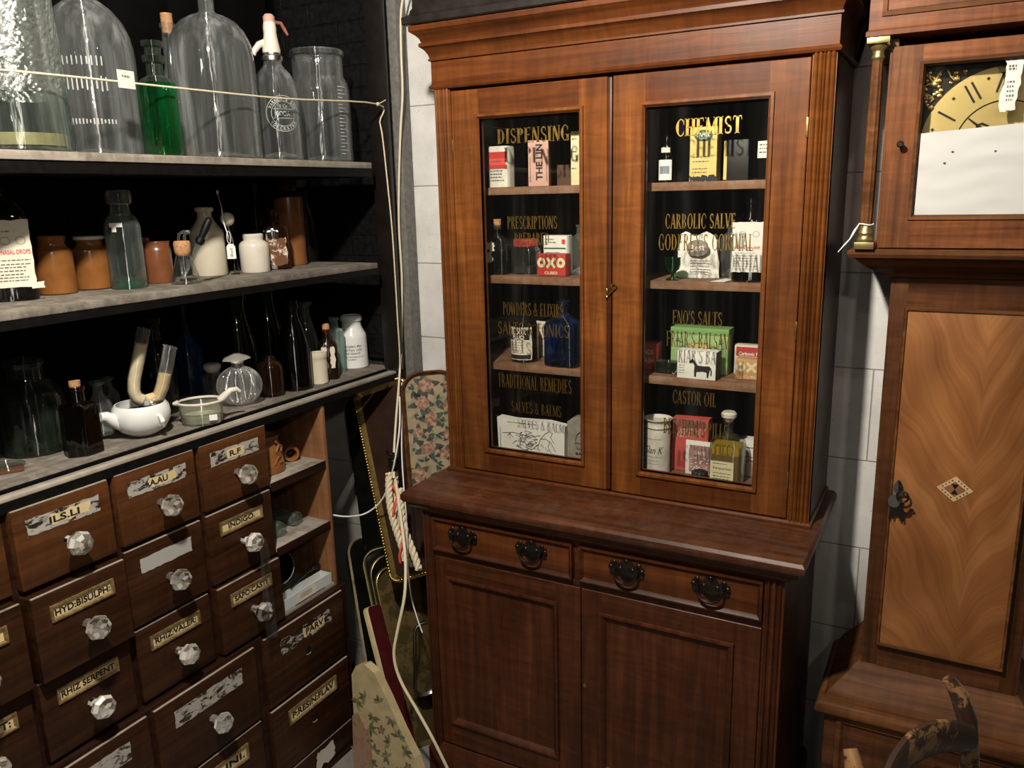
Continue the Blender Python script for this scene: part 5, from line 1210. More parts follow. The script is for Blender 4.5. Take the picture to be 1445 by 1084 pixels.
# escutcheon, key and fob
b = B(); b.prism([(-.076+.010*cos(a)*(1+.25*cos(3*a)), .958+.022*sin(a)*(1+.2*cos(4*a))) for a in [i*pi/14 for i in range(28)]], YK-.0145, YK-.0121); L_(b).make('escutcheon', M_steel, d)
ky = thing('clock_key', 'iron key in the clock door with round plate and camel shaped fob', 'key', (-.068, YK-.016, .960))
b = B(); b.tube([(-.006, .002, .022), (-.005, -.010, .024), (-.002, -.012, .012)], .003, 8); b.tube([(.004+.011*cos(a), -.010, -.008+.012*sin(a)) for a in [i*pi/10 for i in range(20)]], .0022, 8, True); b.tube([(-.003, -.010, .014), (.0, -.010, .004)], .003, 6); b.make('key_bow', M_iron, ky)
b = B(); b.prism([(-.012+.012*cos(a), -.022+.015*sin(a)) for a in [i*pi/14 for i in range(28)]], -.004, -.001); b.make('round_plate', M_steel, ky)
cm = [(-.019, -.044), (-.021, -.062), (-.018, -.063), (-.017, -.055), (-.014, -.053), (-.013, -.062), (-.010, -.064), (-.009, -.053), (.002, -.052), (.001, -.064), (.004, -.065), (.005, -.054), (.007, -.066), (.010, -.066), (.010, -.050), (.014, -.050), (.020, -.046), (.022, -.040), (.027, -.039), (.028, -.036), (.022, -.033), (.018, -.036), (.016, -.043), (.011, -.044), (.006, -.036), (.004, -.030), (.005, -.018), (.001, -.018), (.000, -.030), (-.006, -.036), (-.012, -.036)]
b = B(); b.prism(cm, -.005, -.003); b.make('camel_fob', M_iron, ky)
# hood
L_(B().mould([(-.068, 1.418), (-.064, 1.424), (-.052, 1.430), (-.036, 1.437), (-.022, 1.448), (-.014, 1.455), (-.010, 1.459), (-.002, 1.461), (.003, 1.468), (.003, 1.475), (-.002, 1.478)], -.199, .262, YH-.008, YW-.02)).make('hood_moulding', M_walnut_dk, ck)
for q in ((-.152, -.138), (.200, .214)): L_(B().box(q[0], q[1], YH+.01, YW-.02, 1.478, 1.872)).make('hood_side', M_walnut_v, ck)
L_(B().box(-.138, .200, YW-.04, YW-.02, 1.478, 1.872)).make('hood_back', M_walnut_v, ck)
g0, g1, h0, h1 = -.094, .158, 1.538, 1.822
hd = L_(B().ring(-.147, .211, 1.480, 1.856, g0, g1, h0, h1, YH, YH+.022)).make('hood_door', M_walnut_v, ck)
for q in ((1.4816, h0), (h1, 1.8544)): L_(B().box(g0, g1, YH-.0004, YH+.001, q[0], q[1])).make('rail', M_walnut_h, hd)
L_(B().frame([(-.004, YH), (-.003, YH-.004), (.002, YH-.003), (.006, YH+.006)], g0, g1, h0, h1)).make('moulding', M_walnut_dk, hd)
L_(B().box(g0-.003, g1+.003, YH+.009, YH+.0115, h0-.003, h1+.003)).make('glass_pane', G_pane, hd)
L_(B().lathe([(.003, 0), (.003, .008), (.006, .011), (.0065, .016), (.004, .019)], 18, cap1=True).xf(Matrix.Rotation(pi/2, 4, 'X')).xf(Matrix.Translation((-.120, YH-.001, 1.677)))).make('door_knob', M_iron, hd)
L_(B().mould([(.0, 1.874), (.006, 1.876), (.006, 1.884), (.002, 1.888), (.002, 2.03), (.02, 2.05), (.03, 2.07), (.03, 2.08)], -.189, .252, YH-.008, YW-.02)).make('hood_frieze', M_walnut_h, ck)
L_(B().frame([(.018, YH-.0102), (.018, YH-.013), (.026, YH-.0135), (.028, YH-.0102)], -.187, .250, 1.892, 2.02)).make('frieze_banding', M_walnut_dk, ck)
for cx in (-.1715, .2345):
    c = L_(B().lathe([(.0105, 1.522), (.0115, 1.60), (.011, 1.74), (.0095, 1.840)], 40, c=(cx, YH-.002, 0), flute=(10, .06))).make('column', M_walnut_dk, ck)
    b = B(); b.box(cx-.018, cx+.018, YH-.020, YH+.016, 1.4785, 1.492, .001); b.lathe([(.0165, 1.492), (.0175, 1.497), (.0145, 1.501), (.0135, 1.506), (.0150, 1.510), (.0125, 1.516), (.0115, 1.524)], 28, c=(cx, YH-.002, 0), cap1=True); L_(b).make('brass_base', M_brasshi, c)
    b = B(); b.lathe([(.0095, 1.832), (.0125, 1.838), (.0105, 1.844), (.0110, 1.850), (.0155, 1.855), (.0165, 1.858), (.013, 1.862)], 28, c=(cx, YH-.002, 0)); b.box(cx-.020, cx+.020, YH-.022, YH+.018, 1.862, 1.873, .001); L_(b).make('brass_capital', M_brasshi, c)
YD = YH+.042; dx, dz = .048, 1.672
L_(B().box(-.11, .206, YD+.004, YD+.008, 1.51, 1.85)).make('dial_mask', M_blackcard, ck)
di = L_(B().box(dx-.140, dx+.140, YD+.001, YD+.004, dz-.140, dz+.140)).make('dial_plate', M_iron, ck)
b = B()
for i in range(72):
    a0, a1 = 2*pi*i/72, 2*pi*(i+1)/72
    b.face([b.bm.verts.new((dx+r*cos(a), YD, dz+r*sin(a))) for r, a in ((.001, a0), (.139, a0), (.139, a1), (.001, a1))])
L_(b).make('chapter_ring', M_dial, di)
b = B()
b.tube([(dx+.078*cos(a), YD-.0006, dz+.078*sin(a)) for a in [i*pi/36 for i in range(72)]], .0011, 5, True)
NUM = {0: ((-.012, .26), (-.004, -.3), (-.004, .3), (.008, 0), (.014, 0)), 1: ((0, 0),), 2: ((-.006, 0), (.006, 0)), 3: ((-.010, 0), (0, 0), (.010, 0)), 4: ((-.010, 0), (.0, .2), (.006, -.2)), 5: ((-.004, .2), (.004, -.2)), 6: ((-.008, .2), (0, -.2), (.008, 0)),
       7: ((-.010, .2), (-.003, -.2), (.004, 0), (.011, 0)), 8: ((-.012, .2), (-.006, -.2), (0, 0), (.007, 0), (.013, 0)), 9: ((-.010, 0), (.002, .3), (.002, -.3)), 10: ((0, .02), ), 11: ((-.006, .0), (.006, .0))}
for hnum, st in NUM.items():
    a = -2*pi*hnum/12+pi/2
    for off, tl_ in st:
        rad = V((cos(a), 0, sin(a))); tan = V((sin(a), 0, -cos(a)))
        o = V((dx, YD-.0008, dz))+rad*.110+tan*off
        ax = (rad+tan*tl_).normalized(); pr = V((ax.z, 0, -ax.x))
        b.face([b.bm.verts.new(o+ax*s1*.018+pr*s2*.0019) for s1, s2 in ((-1, -1), (1, -1), (1, 1), (-1, 1))])
for i in range(12):
    a = pi*(i+.5)/6; o = V((dx+.122*cos(a), YD-.0008, dz+.122*sin(a)))
    b.face([b.bm.verts.new(o+V((cos(t), 0, sin(t)))*.0035) for t in (0, pi/2, pi, 3*pi/2)])
L_(b).make('numeral', M_ink, di)
b = B(); q = random.Random(3)
for sx, sz in ((-1, 1), (1, 1), (-1, -1), (1, -1)):
    for i in range(60):
        u, v = q.uniform(0, .075), q.uniform(0, .075)
        x, z = dx+sx*(.137-u), dz+sz*(.137-v)
        if math.hypot(x-dx, z-dz) > .143: b.ball((x, YD-.001, z), q.uniform(.003, .007), 8, (1, .5, 1))
    b.tube([(dx+sx*(.132-.05*t), YD-.002, dz+sz*(.132-.012*sin(9*t))) for t in [i/8 for i in range(9)]], .0024, 6); b.tube([(dx+sx*(.132-.012*sin(9*t)), YD-.002, dz+sz*(.132-.05*t)) for t in [i/8 for i in range(9)]], .0024, 6)
L_(b).make('spandrel', M_brass, di)
b = B(); a = math.radians(140); rad = V((cos(a), 0, sin(a))); c0_ = V((dx, YD-.004, dz))
b.tube([c0_, c0_+rad*.05, c0_+rad*.078], [.003, .002, .0008], 6)
tn = V((-rad.z, 0, rad.x))
for s in (-1, 1):
    b.tube([c0_+rad*.030, c0_+rad*.040+tn*s*.010, c0_+rad*.052+tn*s*.007, c0_+rad*.056], .0013, 6); b.tube([c0_+rad*.022, c0_+rad*.03+tn*s*.012, c0_+rad*.036+tn*s*.004], .0012, 6)
b.tube([c0_, c0_+V((.05, 0, -.09))], [.003, .001], 6); b.ball(tuple(c0_), .008, 12, (1, .5, 1))
L_(b).make('hand', M_iron, di)
# paper and tape on the hood glass
t = thing('paper_notice', 'creased white paper sheet stuck over the lower half of the clock glass', 'paper', (.035, YH+.0078, 1.622))
b = B(); q = random.Random(9); g = []
for j_ in range(15):
    row = []
    for i in range(19):
        u = -.122+.25*i/18; v = -.078+.152*j_/14+(.014*(i/18)*(j_/14))
        y = -.0022*abs(sin(j_*.9+.9*sin(i*.5)))-.0012*q.random()-(.0016 if j_ in (9, 10) else 0)
        row.append(b.bm.verts.new((u, y, v)))
    g.append(row)
for j_ in range(14):
    for i in range(18): b.face((g[j_][i], g[j_][i+1], g[j_+1][i+1], g[j_+1][i]))
b.make('sheet', plain('bright white paper', (.50, .50, .48), .8, 0, .02, 8), t, smooth=80)
for x, z in ((-.066, .038), (.004, .036), (-.078, .018), (.06, .035)): B().ball((x, -.0044, z), .0017, 8, (1.4, .5, 1)).make('spot', M_inkgrey, t)
t = thing('tape_strip', 'frosted strip of tape hanging above the paper on the clock glass', 'tape', (.0525, YH+.0084, 1.772))
B().sheet(lambda u, v: (u+.003*sin(v*60), -.0003, v), .026, .088, 6, 14, jag=.0018).make('tape', plain('frosted tape', (.62, .61, .56), .5, 0, .1, 60), t)
b = B(); b.lines(lambda u, v: (u, -.0009, v), .012, [-.025, -.018, -.01, -.002, .006, .028, .033], .004, .003); b.make('print', M_inkgrey, t)
t = thing('string_tie', 'white string tied round the brass foot of the clock column', 'string', (-.1715, YH-.002, 1.527))
b = B().tube([(.0135*cos(a), .0135*sin(a), .0012*sin(2*a)) for a in [i*pi/12 for i in range(24)]], .0013, 5, True)
b.tube([(-.012, -.008, 0), (-.020, -.016, -.012), (-.026, -.020, -.028), (-.036, -.022, -.040), (-.044, -.022, -.052)], .0011, 5); b.tube([(-.012, -.008, 0), (-.021, -.018, -.02), (-.027, -.022, -.031), (-.038, -.023, -.044), (-.046, -.023, -.054)], .0011, 5)
b.make('string', M_paperw, t)

# ------------------------------------------------------------------ chair
HA, HB = V((.042, 1.25, .0)), V((*(-0.0766, 0.9982), 0))
HA = HA+V((.043, -.016, 0)); HB = HB+V((.043, -.016, 0))
chr_ = thing('wooden_chair', 'worn dark painted wooden chair with curved top rail, in front of the clock', 'chair', ((HA.x+HB.x)/2, (HA.y+HB.y)/2, 0))
o_ = V(((HA.x+HB.x)/2, (HA.y+HB.y)/2, 0))
dl = (HA-HB).normalized(); fr = V((dl.y, -dl.x, 0))          # fr: towards the sitter
def cpt(s, f_, z): return tuple(dl*s+fr*f_+V((0, 0, z)))
hw = (HA-HB).length/2
for s in (1, -1):
    B().tube([cpt(s*(hw-.025), -.05, 0), cpt(s*(hw-.02), -.02, .2), cpt(s*(hw-.012), 0, .43), cpt(s*(hw-.006), .0, .62), cpt(s*hw, -.008, .76), cpt(s*hw, -.018, .83), cpt(s*(hw-.004), -.032, .868), cpt(s*(hw-.012), -.046, .890)], [.013, .014, .0155, .014, .0135, .0135, .013, .009], 14).make('back_post', M_chair, chr_)
    B().tube([cpt(s*(hw+.03), .33, 0), cpt(s*(hw+.02), .32, .2), cpt(s*(hw+.01), .31, .43)], [.012, .015, .016], 12).make('leg', M_chair, chr_)
b = B(); g = []
for i in range(21):
    t_ = -1+2*i/20; bow = -.022*(1-t_*t_)
    s_ = t_*(hw-.012); z0 = .812+.030*(1-t_*t_)
    ring = []
    for k_ in range(10):
        a = 2*pi*k_/10
        ring.append(b.bm.verts.new(cpt(s_, bow+.011*cos(a)-.006, z0+.029*sin(a)*(1-.2*t_*t_))))
    g.append(ring)
for i in range(20):
    for k_ in range(10): b.face((g[i][k_], g[i][(k_+1) % 10], g[i+1][(k_+1) % 10], g[i+1][k_]))
b.face(g[0]); b.face(g[-1]); b.make('top_rail', M_chair, chr_)
b = B()
for t_ in (-.5, 0, .5):
    s_ = t_*hw; bow = -.022*(1-t_*t_)-.006
    B().tube([cpt(s_, .0, .43), cpt(s_, bow*.4, .52), cpt(s_, bow*.6, .58), cpt(s_, bow*.7, .60), cpt(s_, bow*.75, .62), cpt(s_, bow*.9, .70), cpt(s_, bow, .78)], [.007, .0095, .007, .012, .007, .009, .006], 12).make('spindle', M_walnut_dk, chr_)
b = B(); b.prism([cpt(x, y, 0)[:2] for x, y in ((-hw-.01, -.02), (hw+.01, -.02), (hw+.03, .2), (hw+.02, .36), (-hw-.02, .36), (-hw-.03, .2))], .43, .458, lambda u, v, d: (u, v, d)); b.make('seat', M_walnut_dk, chr_)
b = B(); b.tube([cpt(-hw+.01, .14, .2), cpt(hw-.01, .14, .2)], .009, 10)
for s in (-1, 1): b.tube([cpt(s*(hw-.02), -.02, .2), cpt(s*(hw+.02), .32, .2)], .009, 10)
b.make('stretcher', M_chair, chr_)

# ------------------------------------------------------------------ trays leaning in the gap
def tray(name, label, TL, TR, BL, rad, rim, mat_rim, mat_in, lip=.012, gallery=False, printed=False):
    TL, TR, BL = V(TL), V(TR), V(BL)
    o = BL; ev = (TL-BL); h = ev.length; ev.normalize()
    eu = (TR-TL); eu = eu-ev*eu.dot(ev); w = eu.length; eu.normalize(); en = eu.cross(ev)
    if en.y > 0: en = -en
    t = thing(name, label, 'tray', tuple(o), 0, 'trays leaning in the gap beside the bookcase')
    def outline(ins):
        pts = []; r = max(rad-ins, .004)
        for cx, cy, a0 in ((w-rad, rad, -pi/2), (w-rad, h-rad, 0), (rad, h-rad, pi/2), (rad, rad, pi)):
            for i in range(9):
                a = a0+i*pi/16
                pts.append((cx+r*cos(a), cy+r*sin(a)))
        return pts
    P = lambda u, v, d: eu*u+ev*v+en*d
    b = B(); rows = []
    for ins, d in ((0, -.003), (-.001, .0), (0, lip), (rim*.35, lip+.0015), (rim, lip*.55), (rim*1.6, .001)):
        rows.append([b.bm.verts.new(P(u, v, d)) for u, v in outline(ins)])
    n = len(rows[0])
    for a, c in zip(rows, rows[1:]):
        for i in range(n): b.face((a[i], a[(i+1) % n], c[(i+1) % n], c[i]))
    b.make('rim', mat_rim, t)
    b = B(); b.face([b.bm.verts.new(P(u, v, .0008)) for u, v in outline(rim*1.5)]); b.face([b.bm.verts.new(P(u, v, -.003)) for u, v in outline(0.001)]); 
    if printed:
        q = random.Random(12); sp = []; lf = []
        for arr, n_, rr in ((sp, 26, .021), (lf, 40, .020)):
            tries = 0
            while len(arr) < n_ and tries < 4000:
                tries += 1; u, v = q.uniform(.03, w-.03), q.uniform(.03, h-.03)
                if all(math.hypot(u-s_[0], v-s_[1]) > (.052 if arr is sp else .036) for s_ in sp+([] if arr is sp else lf)): arr.append((u, v, rr*q.uniform(.75, 1.2)))
        blooms(b, P, sp, lf, q)
    b.make('tray_base', mat_in, t, smooth=0)
    if gallery:
        b = B(); pts = outline(rim*.5); L = len(pts)
        for i in range(L):
            p, q = V((*pts[i], 0)), V((*pts[(i+1) % L], 0)); k_ = max(1, int((q-p).length/.009))
            for s in range(k_):
                c = p.lerp(q, s/k_); b.ball(tuple(P(c.x, c.y, lip+.002)), .0042, 6)
        b.make('gallery', M_brass, t)
    return t
tray('gallery_tray', 'large dark wooden tray with beaded brass gallery, leaning under the shelf end', (-1.6414, 1.945, 1.0017), (-1.4729, 2.0, 1.0529), (-1.3801, 1.75, 0.4927), .03, .012, M_brass, M_trayb, .014, True)
tray('black_tray', 'plain black rounded tray leaning behind the brass galleried tray', (-1.7017, 1.97, 0.9761), (-1.5629, 2.03, 1.0202), (-1.5897, 1.9, 0.3171), .04, .005, M_japan, M_japan, .006)
tray('floral_tray', 'floral patterned tray with rounded brown rim, leaning behind the bookcase counter', (-1.3739, 1.83, 1.1136), (-1.2532, 1.95, 1.1434), (-1.3396, 1.8, 0.7337), .06, .008, M_walnut_dk, [M_ground, M_leafp, M_petal, M_petal2, M_leafr], .008, printed=True)
tray('japanned_tray', 'black japanned tray low down beside the drawer chest', (-1.7312, 1.96, 0.4846), (-1.583, 2.05, 0.5331), (-1.5839, 1.86, -0.0087), .05, .004, M_creamrim, M_japan, .008)
tray('gilt_edged_tray', 'dark tray with pale gilt edge, between the black japanned and gilt trays', (-1.614, 1.89, 0.4909), (-1.5052, 2.02, 0.5087), (-1.4554, 1.8, 0.0666), .05, .005, M_creamrim, M_japan, .014)
tray('oval_tray', 'slim dark tray with bright gilt rim, second behind the tarnished gilt tray', (-1.5421, 1.83, 0.5065), (-1.4355, 2.0, 0.5054), (-1.375, 1.73, 0.0486), .06, .007, M_brasshi, M_japan, .016)
tray('brass_tray', 'tarnished gilt tray with rounded corners behind the hanging cable', (-1.4977, 1.8, 0.4909), (-1.3978, 1.99, 0.4679), (-1.3101, 1.69, -0.0005), .05, .006, M_brasshi, M_oldgold, .014)
tray('maroon_tray', 'cream rimmed tray with maroon lining seen almost edge on', (-1.4255, 1.68, 0.443), (-1.4321, 1.75, 0.4212), (-1.2469, 1.585, 0.079), .014, .0035, M_creamrim, M_maroon, .014)
# floral covered board
TA, TB_, TC = V((-1.3765, 1.545, 0.3336)), V((-1.1735, 1.545, 0.0343)), V((-1.3839, 1.54, -0.0401))
fb = thing('floral_board', 'narrow tapering board covered in cream leafy print, leaning on the chest corner', 'board', tuple(TC))
pts = [(-1.3824, 1.545, -0.0669), (-1.3862, 1.545, 0.0721), (-1.3827, 1.545, 0.2322), (-1.3804, 1.545, 0.3171), (-1.3628, 1.545, 0.3483), (-1.3323, 1.545, 0.3612), (-1.2997, 1.545, 0.3445), (-1.2638, 1.545, 0.2794), (-1.2222, 1.545, 0.1945), (-1.18, 1.545, 0.1209), (-1.151, 1.545, 0.0203)]
b = B(); f0 = [b.bm.verts.new(V(p)-TC) for p in pts]; f1 = [b.bm.verts.new(V(p)-TC+V((.006, .022, 0))) for p in pts]
for i in range(len(pts)): j_ = (i+1) % len(pts); b.face((f0[i], f0[j_], f1[j_], f1[i]))
b.face(f0); b.face(f1)
q = random.Random(21); lf = []; sp = []
def inside(u, v): return sum(((pz[i][1] > v) != (pz[i-1][1] > v)) and (u < (pz[i-1][0]-pz[i][0])*(v-pz[i][1])/(pz[i-1][1]-pz[i][1])+pz[i][0]) for i in range(len(pz))) % 2 == 1
pz = [(p_[0]-TC.x, p_[2]-TC.z) for p_ in pts]
for _ in range(6000):
    u, v = q.uniform(-.05, .2), q.uniform(-.02, .3)
    if inside(u, v) and inside(u+.012, v) and inside(u-.012, v) and inside(u, v+.012) and all(math.hypot(u-s_[0], v-s_[1]) > .040 for s_ in lf+sp):
        (sp if len(lf) % 5 == 4 and len(sp) < 3 else lf).append((u, v, .024*q.uniform(.8, 1.2)))
blooms(b, lambda u, v, d: (u, (pts[0][1]-TC.y)-d, v), [(u, v, .010) for u, v, r in sp], lf, q)
b.make('board_cover', [M_ground2, M_leafq, M_petal, M_petal2, M_leafr], fb, smooth=0)
pts = [(-1.3758, 1.53, 0.199), (-1.3545, 1.53, 0.2146), (-1.331, 1.53, 0.1687), (-1.3308, 1.53, 0.0467), (-1.3306, 1.53, -0.013), (-1.3881, 1.53, -0.0344)]
bb_ = thing('blush_board', 'worn pinkish floral board end standing against the drawer chest', 'board', tuple(pts[4]))
b = B(); f0 = [b.bm.verts.new(V(p)-V(pts[4])) for p in pts]; f1 = [b.bm.verts.new(V(p)-V(pts[4])+V((.004, .012, 0))) for p in pts]
for i in range(len(pts)): j_ = (i+1) % len(pts); b.face((f0[i], f0[j_], f1[j_], f1[i]))
b.face(f0); b.face(f1); b.make('board_face', M_blush, bb_, smooth=0)
tray('silver_tray', 'round edged silver tray squeezed against the left side of the bookcase', (-1.3058, 1.74, 0.3925), (-1.2667, 1.8, 0.3948), (-1.3034, 1.72, 0.1612), .03, .006, M_steel, M_oldgold, .006)

# ------------------------------------------------------------------ cords
def cord(name, label, pts, r, mat, extra=(), cat='cord'):
    o = V(pts[len(pts)//2]); t = thing(name, label, cat, tuple(o))
    def smooth(p):
        p = [V(q) for q in p]; out = []
        for i in range(len(p)-1):
            a, b_, c, d_ = p[max(i-1, 0)], p[i], p[i+1], p[min(i+2, len(p)-1)]
            for s in range(5):
                u = s/5; out.append(.5*((2*b_)+(c-a)*u+(2*a-5*b_+4*c-d_)*u*u+(3*b_-a-3*c+d_)*u**3))
        return [q-o for q in out+[p[-1]]]
    b = B().tube(smooth(pts), r, 8)
    for e in extra: b.tube(smooth(e), r*.9, 7)
    b.make('cord', mat, t); return t, o
t, o = cord('shelf_cord', 'cream cord strung across the top shelf bottles and down the corner post', [(-1.489, 0.8244, 1.8302), (-1.489, 1.0253, 1.8349), (-1.489, 1.2653, 1.8377), (-1.489, 1.58, 1.8432), (-1.482, 1.9453, 1.8586), (-1.4984, 1.972, 1.8135), (-1.4916, 1.972, 1.7682), (-1.4843, 1.972, 1.6592), (-1.4764, 1.972, 1.5176), (-1.4747, 1.972, 1.3934), (-1.4744, 1.972, 1.2447), (-1.4738, 1.972, 1.1361), (-1.4798, 1.972, 1.047), (-1.4999, 1.972, 0.909), (-1.5258, 1.972, 0.8128), (-1.5456, 1.972, 0.6911)], .0021, M_cord)
kn = V((-1.481, 1.944, 1.8584))-o
b = B().ball(tuple(kn), .0055, 10); b.tube([kn, kn+V((.014, 0, .004)), kn+V((.026, .004, .010))], .0012, 5); b.make('knot', M_cord, t)
t = thing('price_tag', 'cream paper tag folded over the cord between clear carboy and green bottle', 'tag', (-1.486, 1.1411, 1.8416), pi/2)
B().sheet(lambda u, v: (u, .001*sin(u*90), v), .040, .034, 6, 1).make('tag', M_paper, t); B().lines(lambda u, v: (u, -.0016, v), .02, [.006], .004, .004).make('tag_writing', M_inkgrey, t)
cord('hanging_cable', 'thick cream cable hanging straight down beside the white block wall', [(-1.4247, 2.03, 2.1751), (-1.4458, 2.03, 2.1134), (-1.4526, 2.03, 2.0111), (-1.4552, 2.03, 1.8965), (-1.4705, 2.03, 1.7798), (-1.4851, 2.03, 1.6392), (-1.4934, 2.03, 1.5151), (-1.4928, 2.03, 1.3664), (-1.5001, 2.03, 1.2572), (-1.4879, 2.0, 1.1522), (-1.4659, 1.95, 1.0529), (-1.4234, 1.87, 0.9663), (-1.3851, 1.8, 0.8825), (-1.3633, 1.765, 0.8217)], .0034, M_cable)
cord('trailing_cable', 'cream cable trailing past the trays to the floor before the bookcase', [(-1.3893, 1.8, 0.8216), (-1.3363, 1.74, 0.8024), (-1.2804, 1.68, 0.7287), (-1.2297, 1.62, 0.6597), (-1.2083, 1.58, 0.5802), (-1.2231, 1.56, 0.4837), (-1.2321, 1.55, 0.4136), (-1.2159, 1.55, 0.3443), (-1.1632, 1.55, 0.2643), (-1.1172, 1.55, 0.1935), (-1.0789, 1.56, 0.1023)], .0042, M_cable)
cord('white_flex', 'thin white flex looping from the chest to the tassels', [(-1.5138, 1.668, 0.7193), (-1.4896, 1.7, 0.7073), (-1.4654, 1.75, 0.7019), (-1.4211, 1.77, 0.7396), (-1.3832, 1.77, 0.8064), (-1.3545, 1.77, 0.8955), (-1.3591, 1.8, 0.9704), (-1.3986, 1.86, 1.0358)], .0024, M_wcable)
cord('thin_flex', 'thin pale flex hanging between the tassels and the bookcase', [(-1.418, 1.9, 1.0679), (-1.3802, 1.84, 0.9788), (-1.3271, 1.76, 0.9021), (-1.2814, 1.7, 0.8245), (-1.2635, 1.68, 0.7317), (-1.2604, 1.67, 0.6321), (-1.2476, 1.66, 0.5336), (-1.2286, 1.655, 0.4763), (-1.2087, 1.65, 0.4344)], .0018, M_wcable)
cord('black_wire', 'thin black wire loop sagging under the end of the lowest shelf', [(-1.659, 1.975, 1.0488), (-1.6589, 1.975, 1.0164), (-1.6464, 1.975, 0.9944), (-1.6073, 1.975, 0.9866), (-1.5563, 1.975, 0.9962), (-1.5323, 1.975, 1.0236), (-1.5181, 1.975, 1.0699)], .0022, M_rubber)
t = thing('wall_hook', 'small white hook on the wall between bookcase cornice and clock hood', 'hook', (-0.245, 2.094, 1.9408))
B().lathe([(.0055, -.009), (.006, -.006), (.0032, .002), (.0015, .009)], 16, cap1=True, sy=.6).make('hook', M_paperw, t)
t = thing('wall_bracket', 'grey folded metal bracket high on the wall beside the clock hood', 'bracket', (-0.2342, 2.094, 1.9968))
b = B()
for pp in [[(-0.2588, 2.094, 2.0144), (-0.25, 2.094, 1.9929), (-0.2416, 2.094, 1.9773)], [(-0.256, 2.094, 2.017), (-0.2368, 2.094, 1.9913), (-0.2255, 2.094, 1.9754), (-0.2174, 2.094, 1.9831), (-0.2207, 2.094, 2.0096)]]: b.tube([V(q)-V(t.location) for q in pp], .0045, 6)
b.make('bars', M_steel, t)
def tassel(name, label, P0, P1, n, mat, red=False):
    P0, P1 = V(P0), V(P1); t = thing(name, label, 'tassel', tuple(P0), 0, 'plaited rope tassels'); d_ = P1-P0
    s1 = d_.normalized().orthogonal().normalized(); s2 = d_.normalized().cross(s1)
    b = B()
    for k_ in range(3):
        b.tube([d_*(i/n)+s1*.010*sin(pi*i/n*1.4)+(s1*cos(i*.75+k_*2.094)+s2*sin(i*.75+k_*2.094))*.006 for i in range(n+1)], .0052, 7)
    b.make('braid', mat, t)
    if red:
        b = B().tube([d_*(i/n)+(s1*cos(i*.3)+s2*sin(i*.3))*.009+V((.008, -.004, 0)) for i in range(n+1)], .0035, 7); b.make('red_thread', M_inkred, t)
    return t
tassel('rope_tassel', 'plaited cream rope with a red thread, hanging from the cable bundle', (-1.3799, 1.765, 0.8342), (-1.303, 1.7, 0.6064), 44, M_cord, True)
tassel('rope_tassel', 'plaited cream rope behind the red threaded rope', (-1.3867, 1.8, 0.822), (-1.3033, 1.735, 0.5739), 44, M_cord)
tassel('rope_tassel', 'short plaited cream rope nearest the bookcase corner', (-1.3254, 1.742, 0.8034), (-1.2375, 1.672, 0.6045), 36, M_cord)
t = thing('cable_knot', 'dark knotted bundle of cable ends above the rope tassels', 'cable bundle', (-1.3744, 1.78, 0.858))
b = B(); q = random.Random(8)
for i in range(7):
    b.tube([(q.uniform(-.02, .02), q.uniform(-.012, .012), q.uniform(-.03, .04)) for _ in range(4)], .004, 7)
b.ball((0, 0, 0), .016, 12, (1, .8, 1.5)); b.make('bundle', M_rubber, t)
t = thing('socket_box', 'small cream junction box under the shelf end by the wall', 'junction box', (-1.5649, 2.06, 1.03))
B().box(-.026, .026, -.012, .02, -.02, .02, .003).make('box', M_paper, t)

# a thing made of a single piece is that one mesh
for e in [o for o in COL.objects if o.type == 'EMPTY' and len(o.children) == 1]:
    c = e.children[0]; nm = e.name
    for k_ in ('label', 'category', 'group'):
        if k_ in e: c[k_] = e[k_]
    c.parent = None; c.location = e.location; c.rotation_euler = e.rotation_euler
    bpy.data.objects.remove(e); c.name = nm

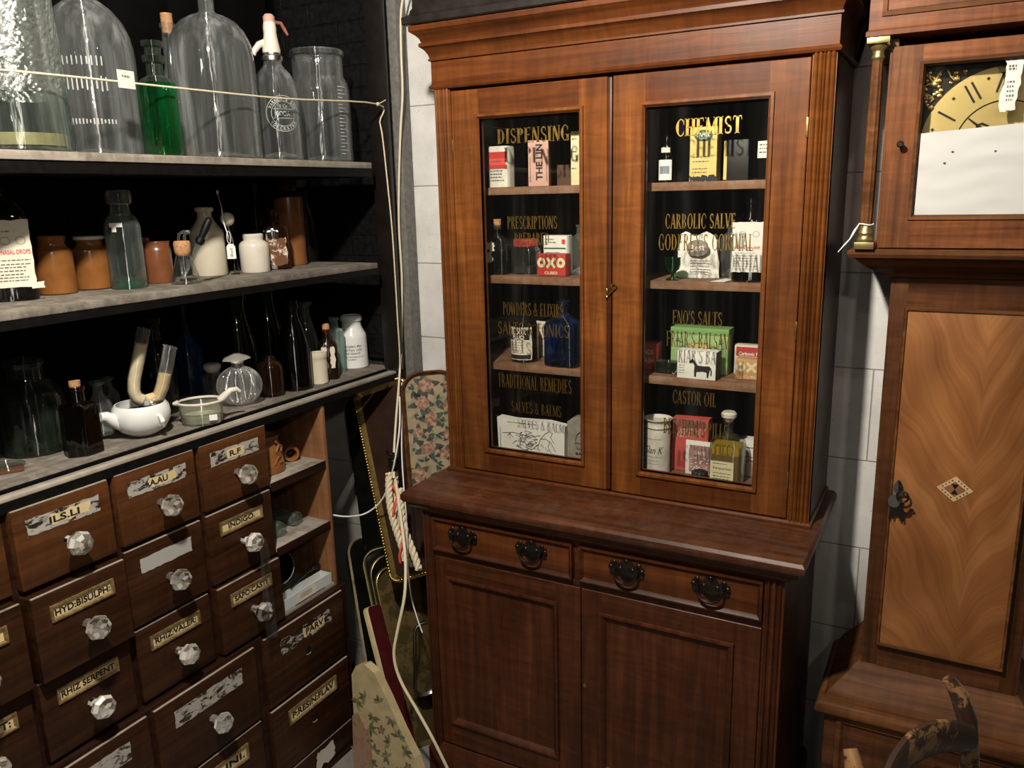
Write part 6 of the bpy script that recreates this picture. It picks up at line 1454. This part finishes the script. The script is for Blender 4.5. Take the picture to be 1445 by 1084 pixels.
# ------------------------------------------------------------------ light and camera
def lamp(name, typ, loc, target, energy, color, **kw):
    l = bpy.data.lights.new(name, typ); l.energy = energy; l.color = color
    for k_, v in kw.items(): setattr(l, k_, v)
    o = bpy.data.objects.new(name, l); COL.objects.link(o); o.location = loc
    o.rotation_euler = (V(target)-V(loc)).to_track_quat('-Z', 'Y').to_euler(); return o
lamp('ceiling_spot', 'POINT', (-.62, .42, 2.52), (-.7, 1.6, .9), 195, (1.0, .915, .79), shadow_soft_size=.045)
lamp('added_upper_beam', 'SPOT', (-.62, .42, 2.52), (-.62, 1.82, 1.92), 95, (1.0, .915, .79), shadow_soft_size=.045, spot_size=math.radians(58), spot_blend=1.0)  # extra beam added at the ceiling spot's place to brighten the upper doors
lamp('second_spot', 'POINT', (.9, -.9, 2.3), (-.2, 1.8, 1.2), 26, (1.0, .90, .76), shadow_soft_size=.06)
lamp('far_spot', 'POINT', (-.5, -1.3, 2.5), (-.9, 1.8, 1.2), 12, (1.0, .91, .78), shadow_soft_size=.06)
for i_, (lx, ly) in enumerate(((-1.15, .05), (.15, .75), (-.15, -.35))): lamp('ceiling_glint', 'POINT', (lx, ly, 2.5), (-.9, 1.6, 1.2), 4.5, (1.0, .92, .80), shadow_soft_size=.014)
w_ = bpy.data.worlds.new('dim room'); scn.world = w_; w_.use_nodes = True
bg = w_.node_tree.nodes['Background']; bg.inputs[0].default_value = (1.0, .92, .82, 1); bg.inputs[1].default_value = .024
cam = bpy.data.cameras.new('camera'); co = bpy.data.objects.new('camera', cam); COL.objects.link(co)
R_, U_, F_ = (V(q) for q in ((0.87829, 0.477554, -0.023432), (-0.087863, 0.209379, 0.973879), (-0.469986, 0.85329, -0.225855)))
m = Matrix((( R_.x, U_.x, -F_.x, 0), (R_.y, U_.y, -F_.y, 0), (R_.z, U_.z, -F_.z, 1.6), (0, 0, 0, 1)))
co.matrix_world = m
cam.sensor_width = 36; cam.lens = 36*1150/1445; cam.clip_start = .05
scn.camera = co
scn.view_settings.view_transform = 'Standard'
scn.view_settings.look = 'None'
scn.cycles.transparent_max_bounces = 32
scn.cycles.max_bounces = 10
scn.cycles.use_denoising = True
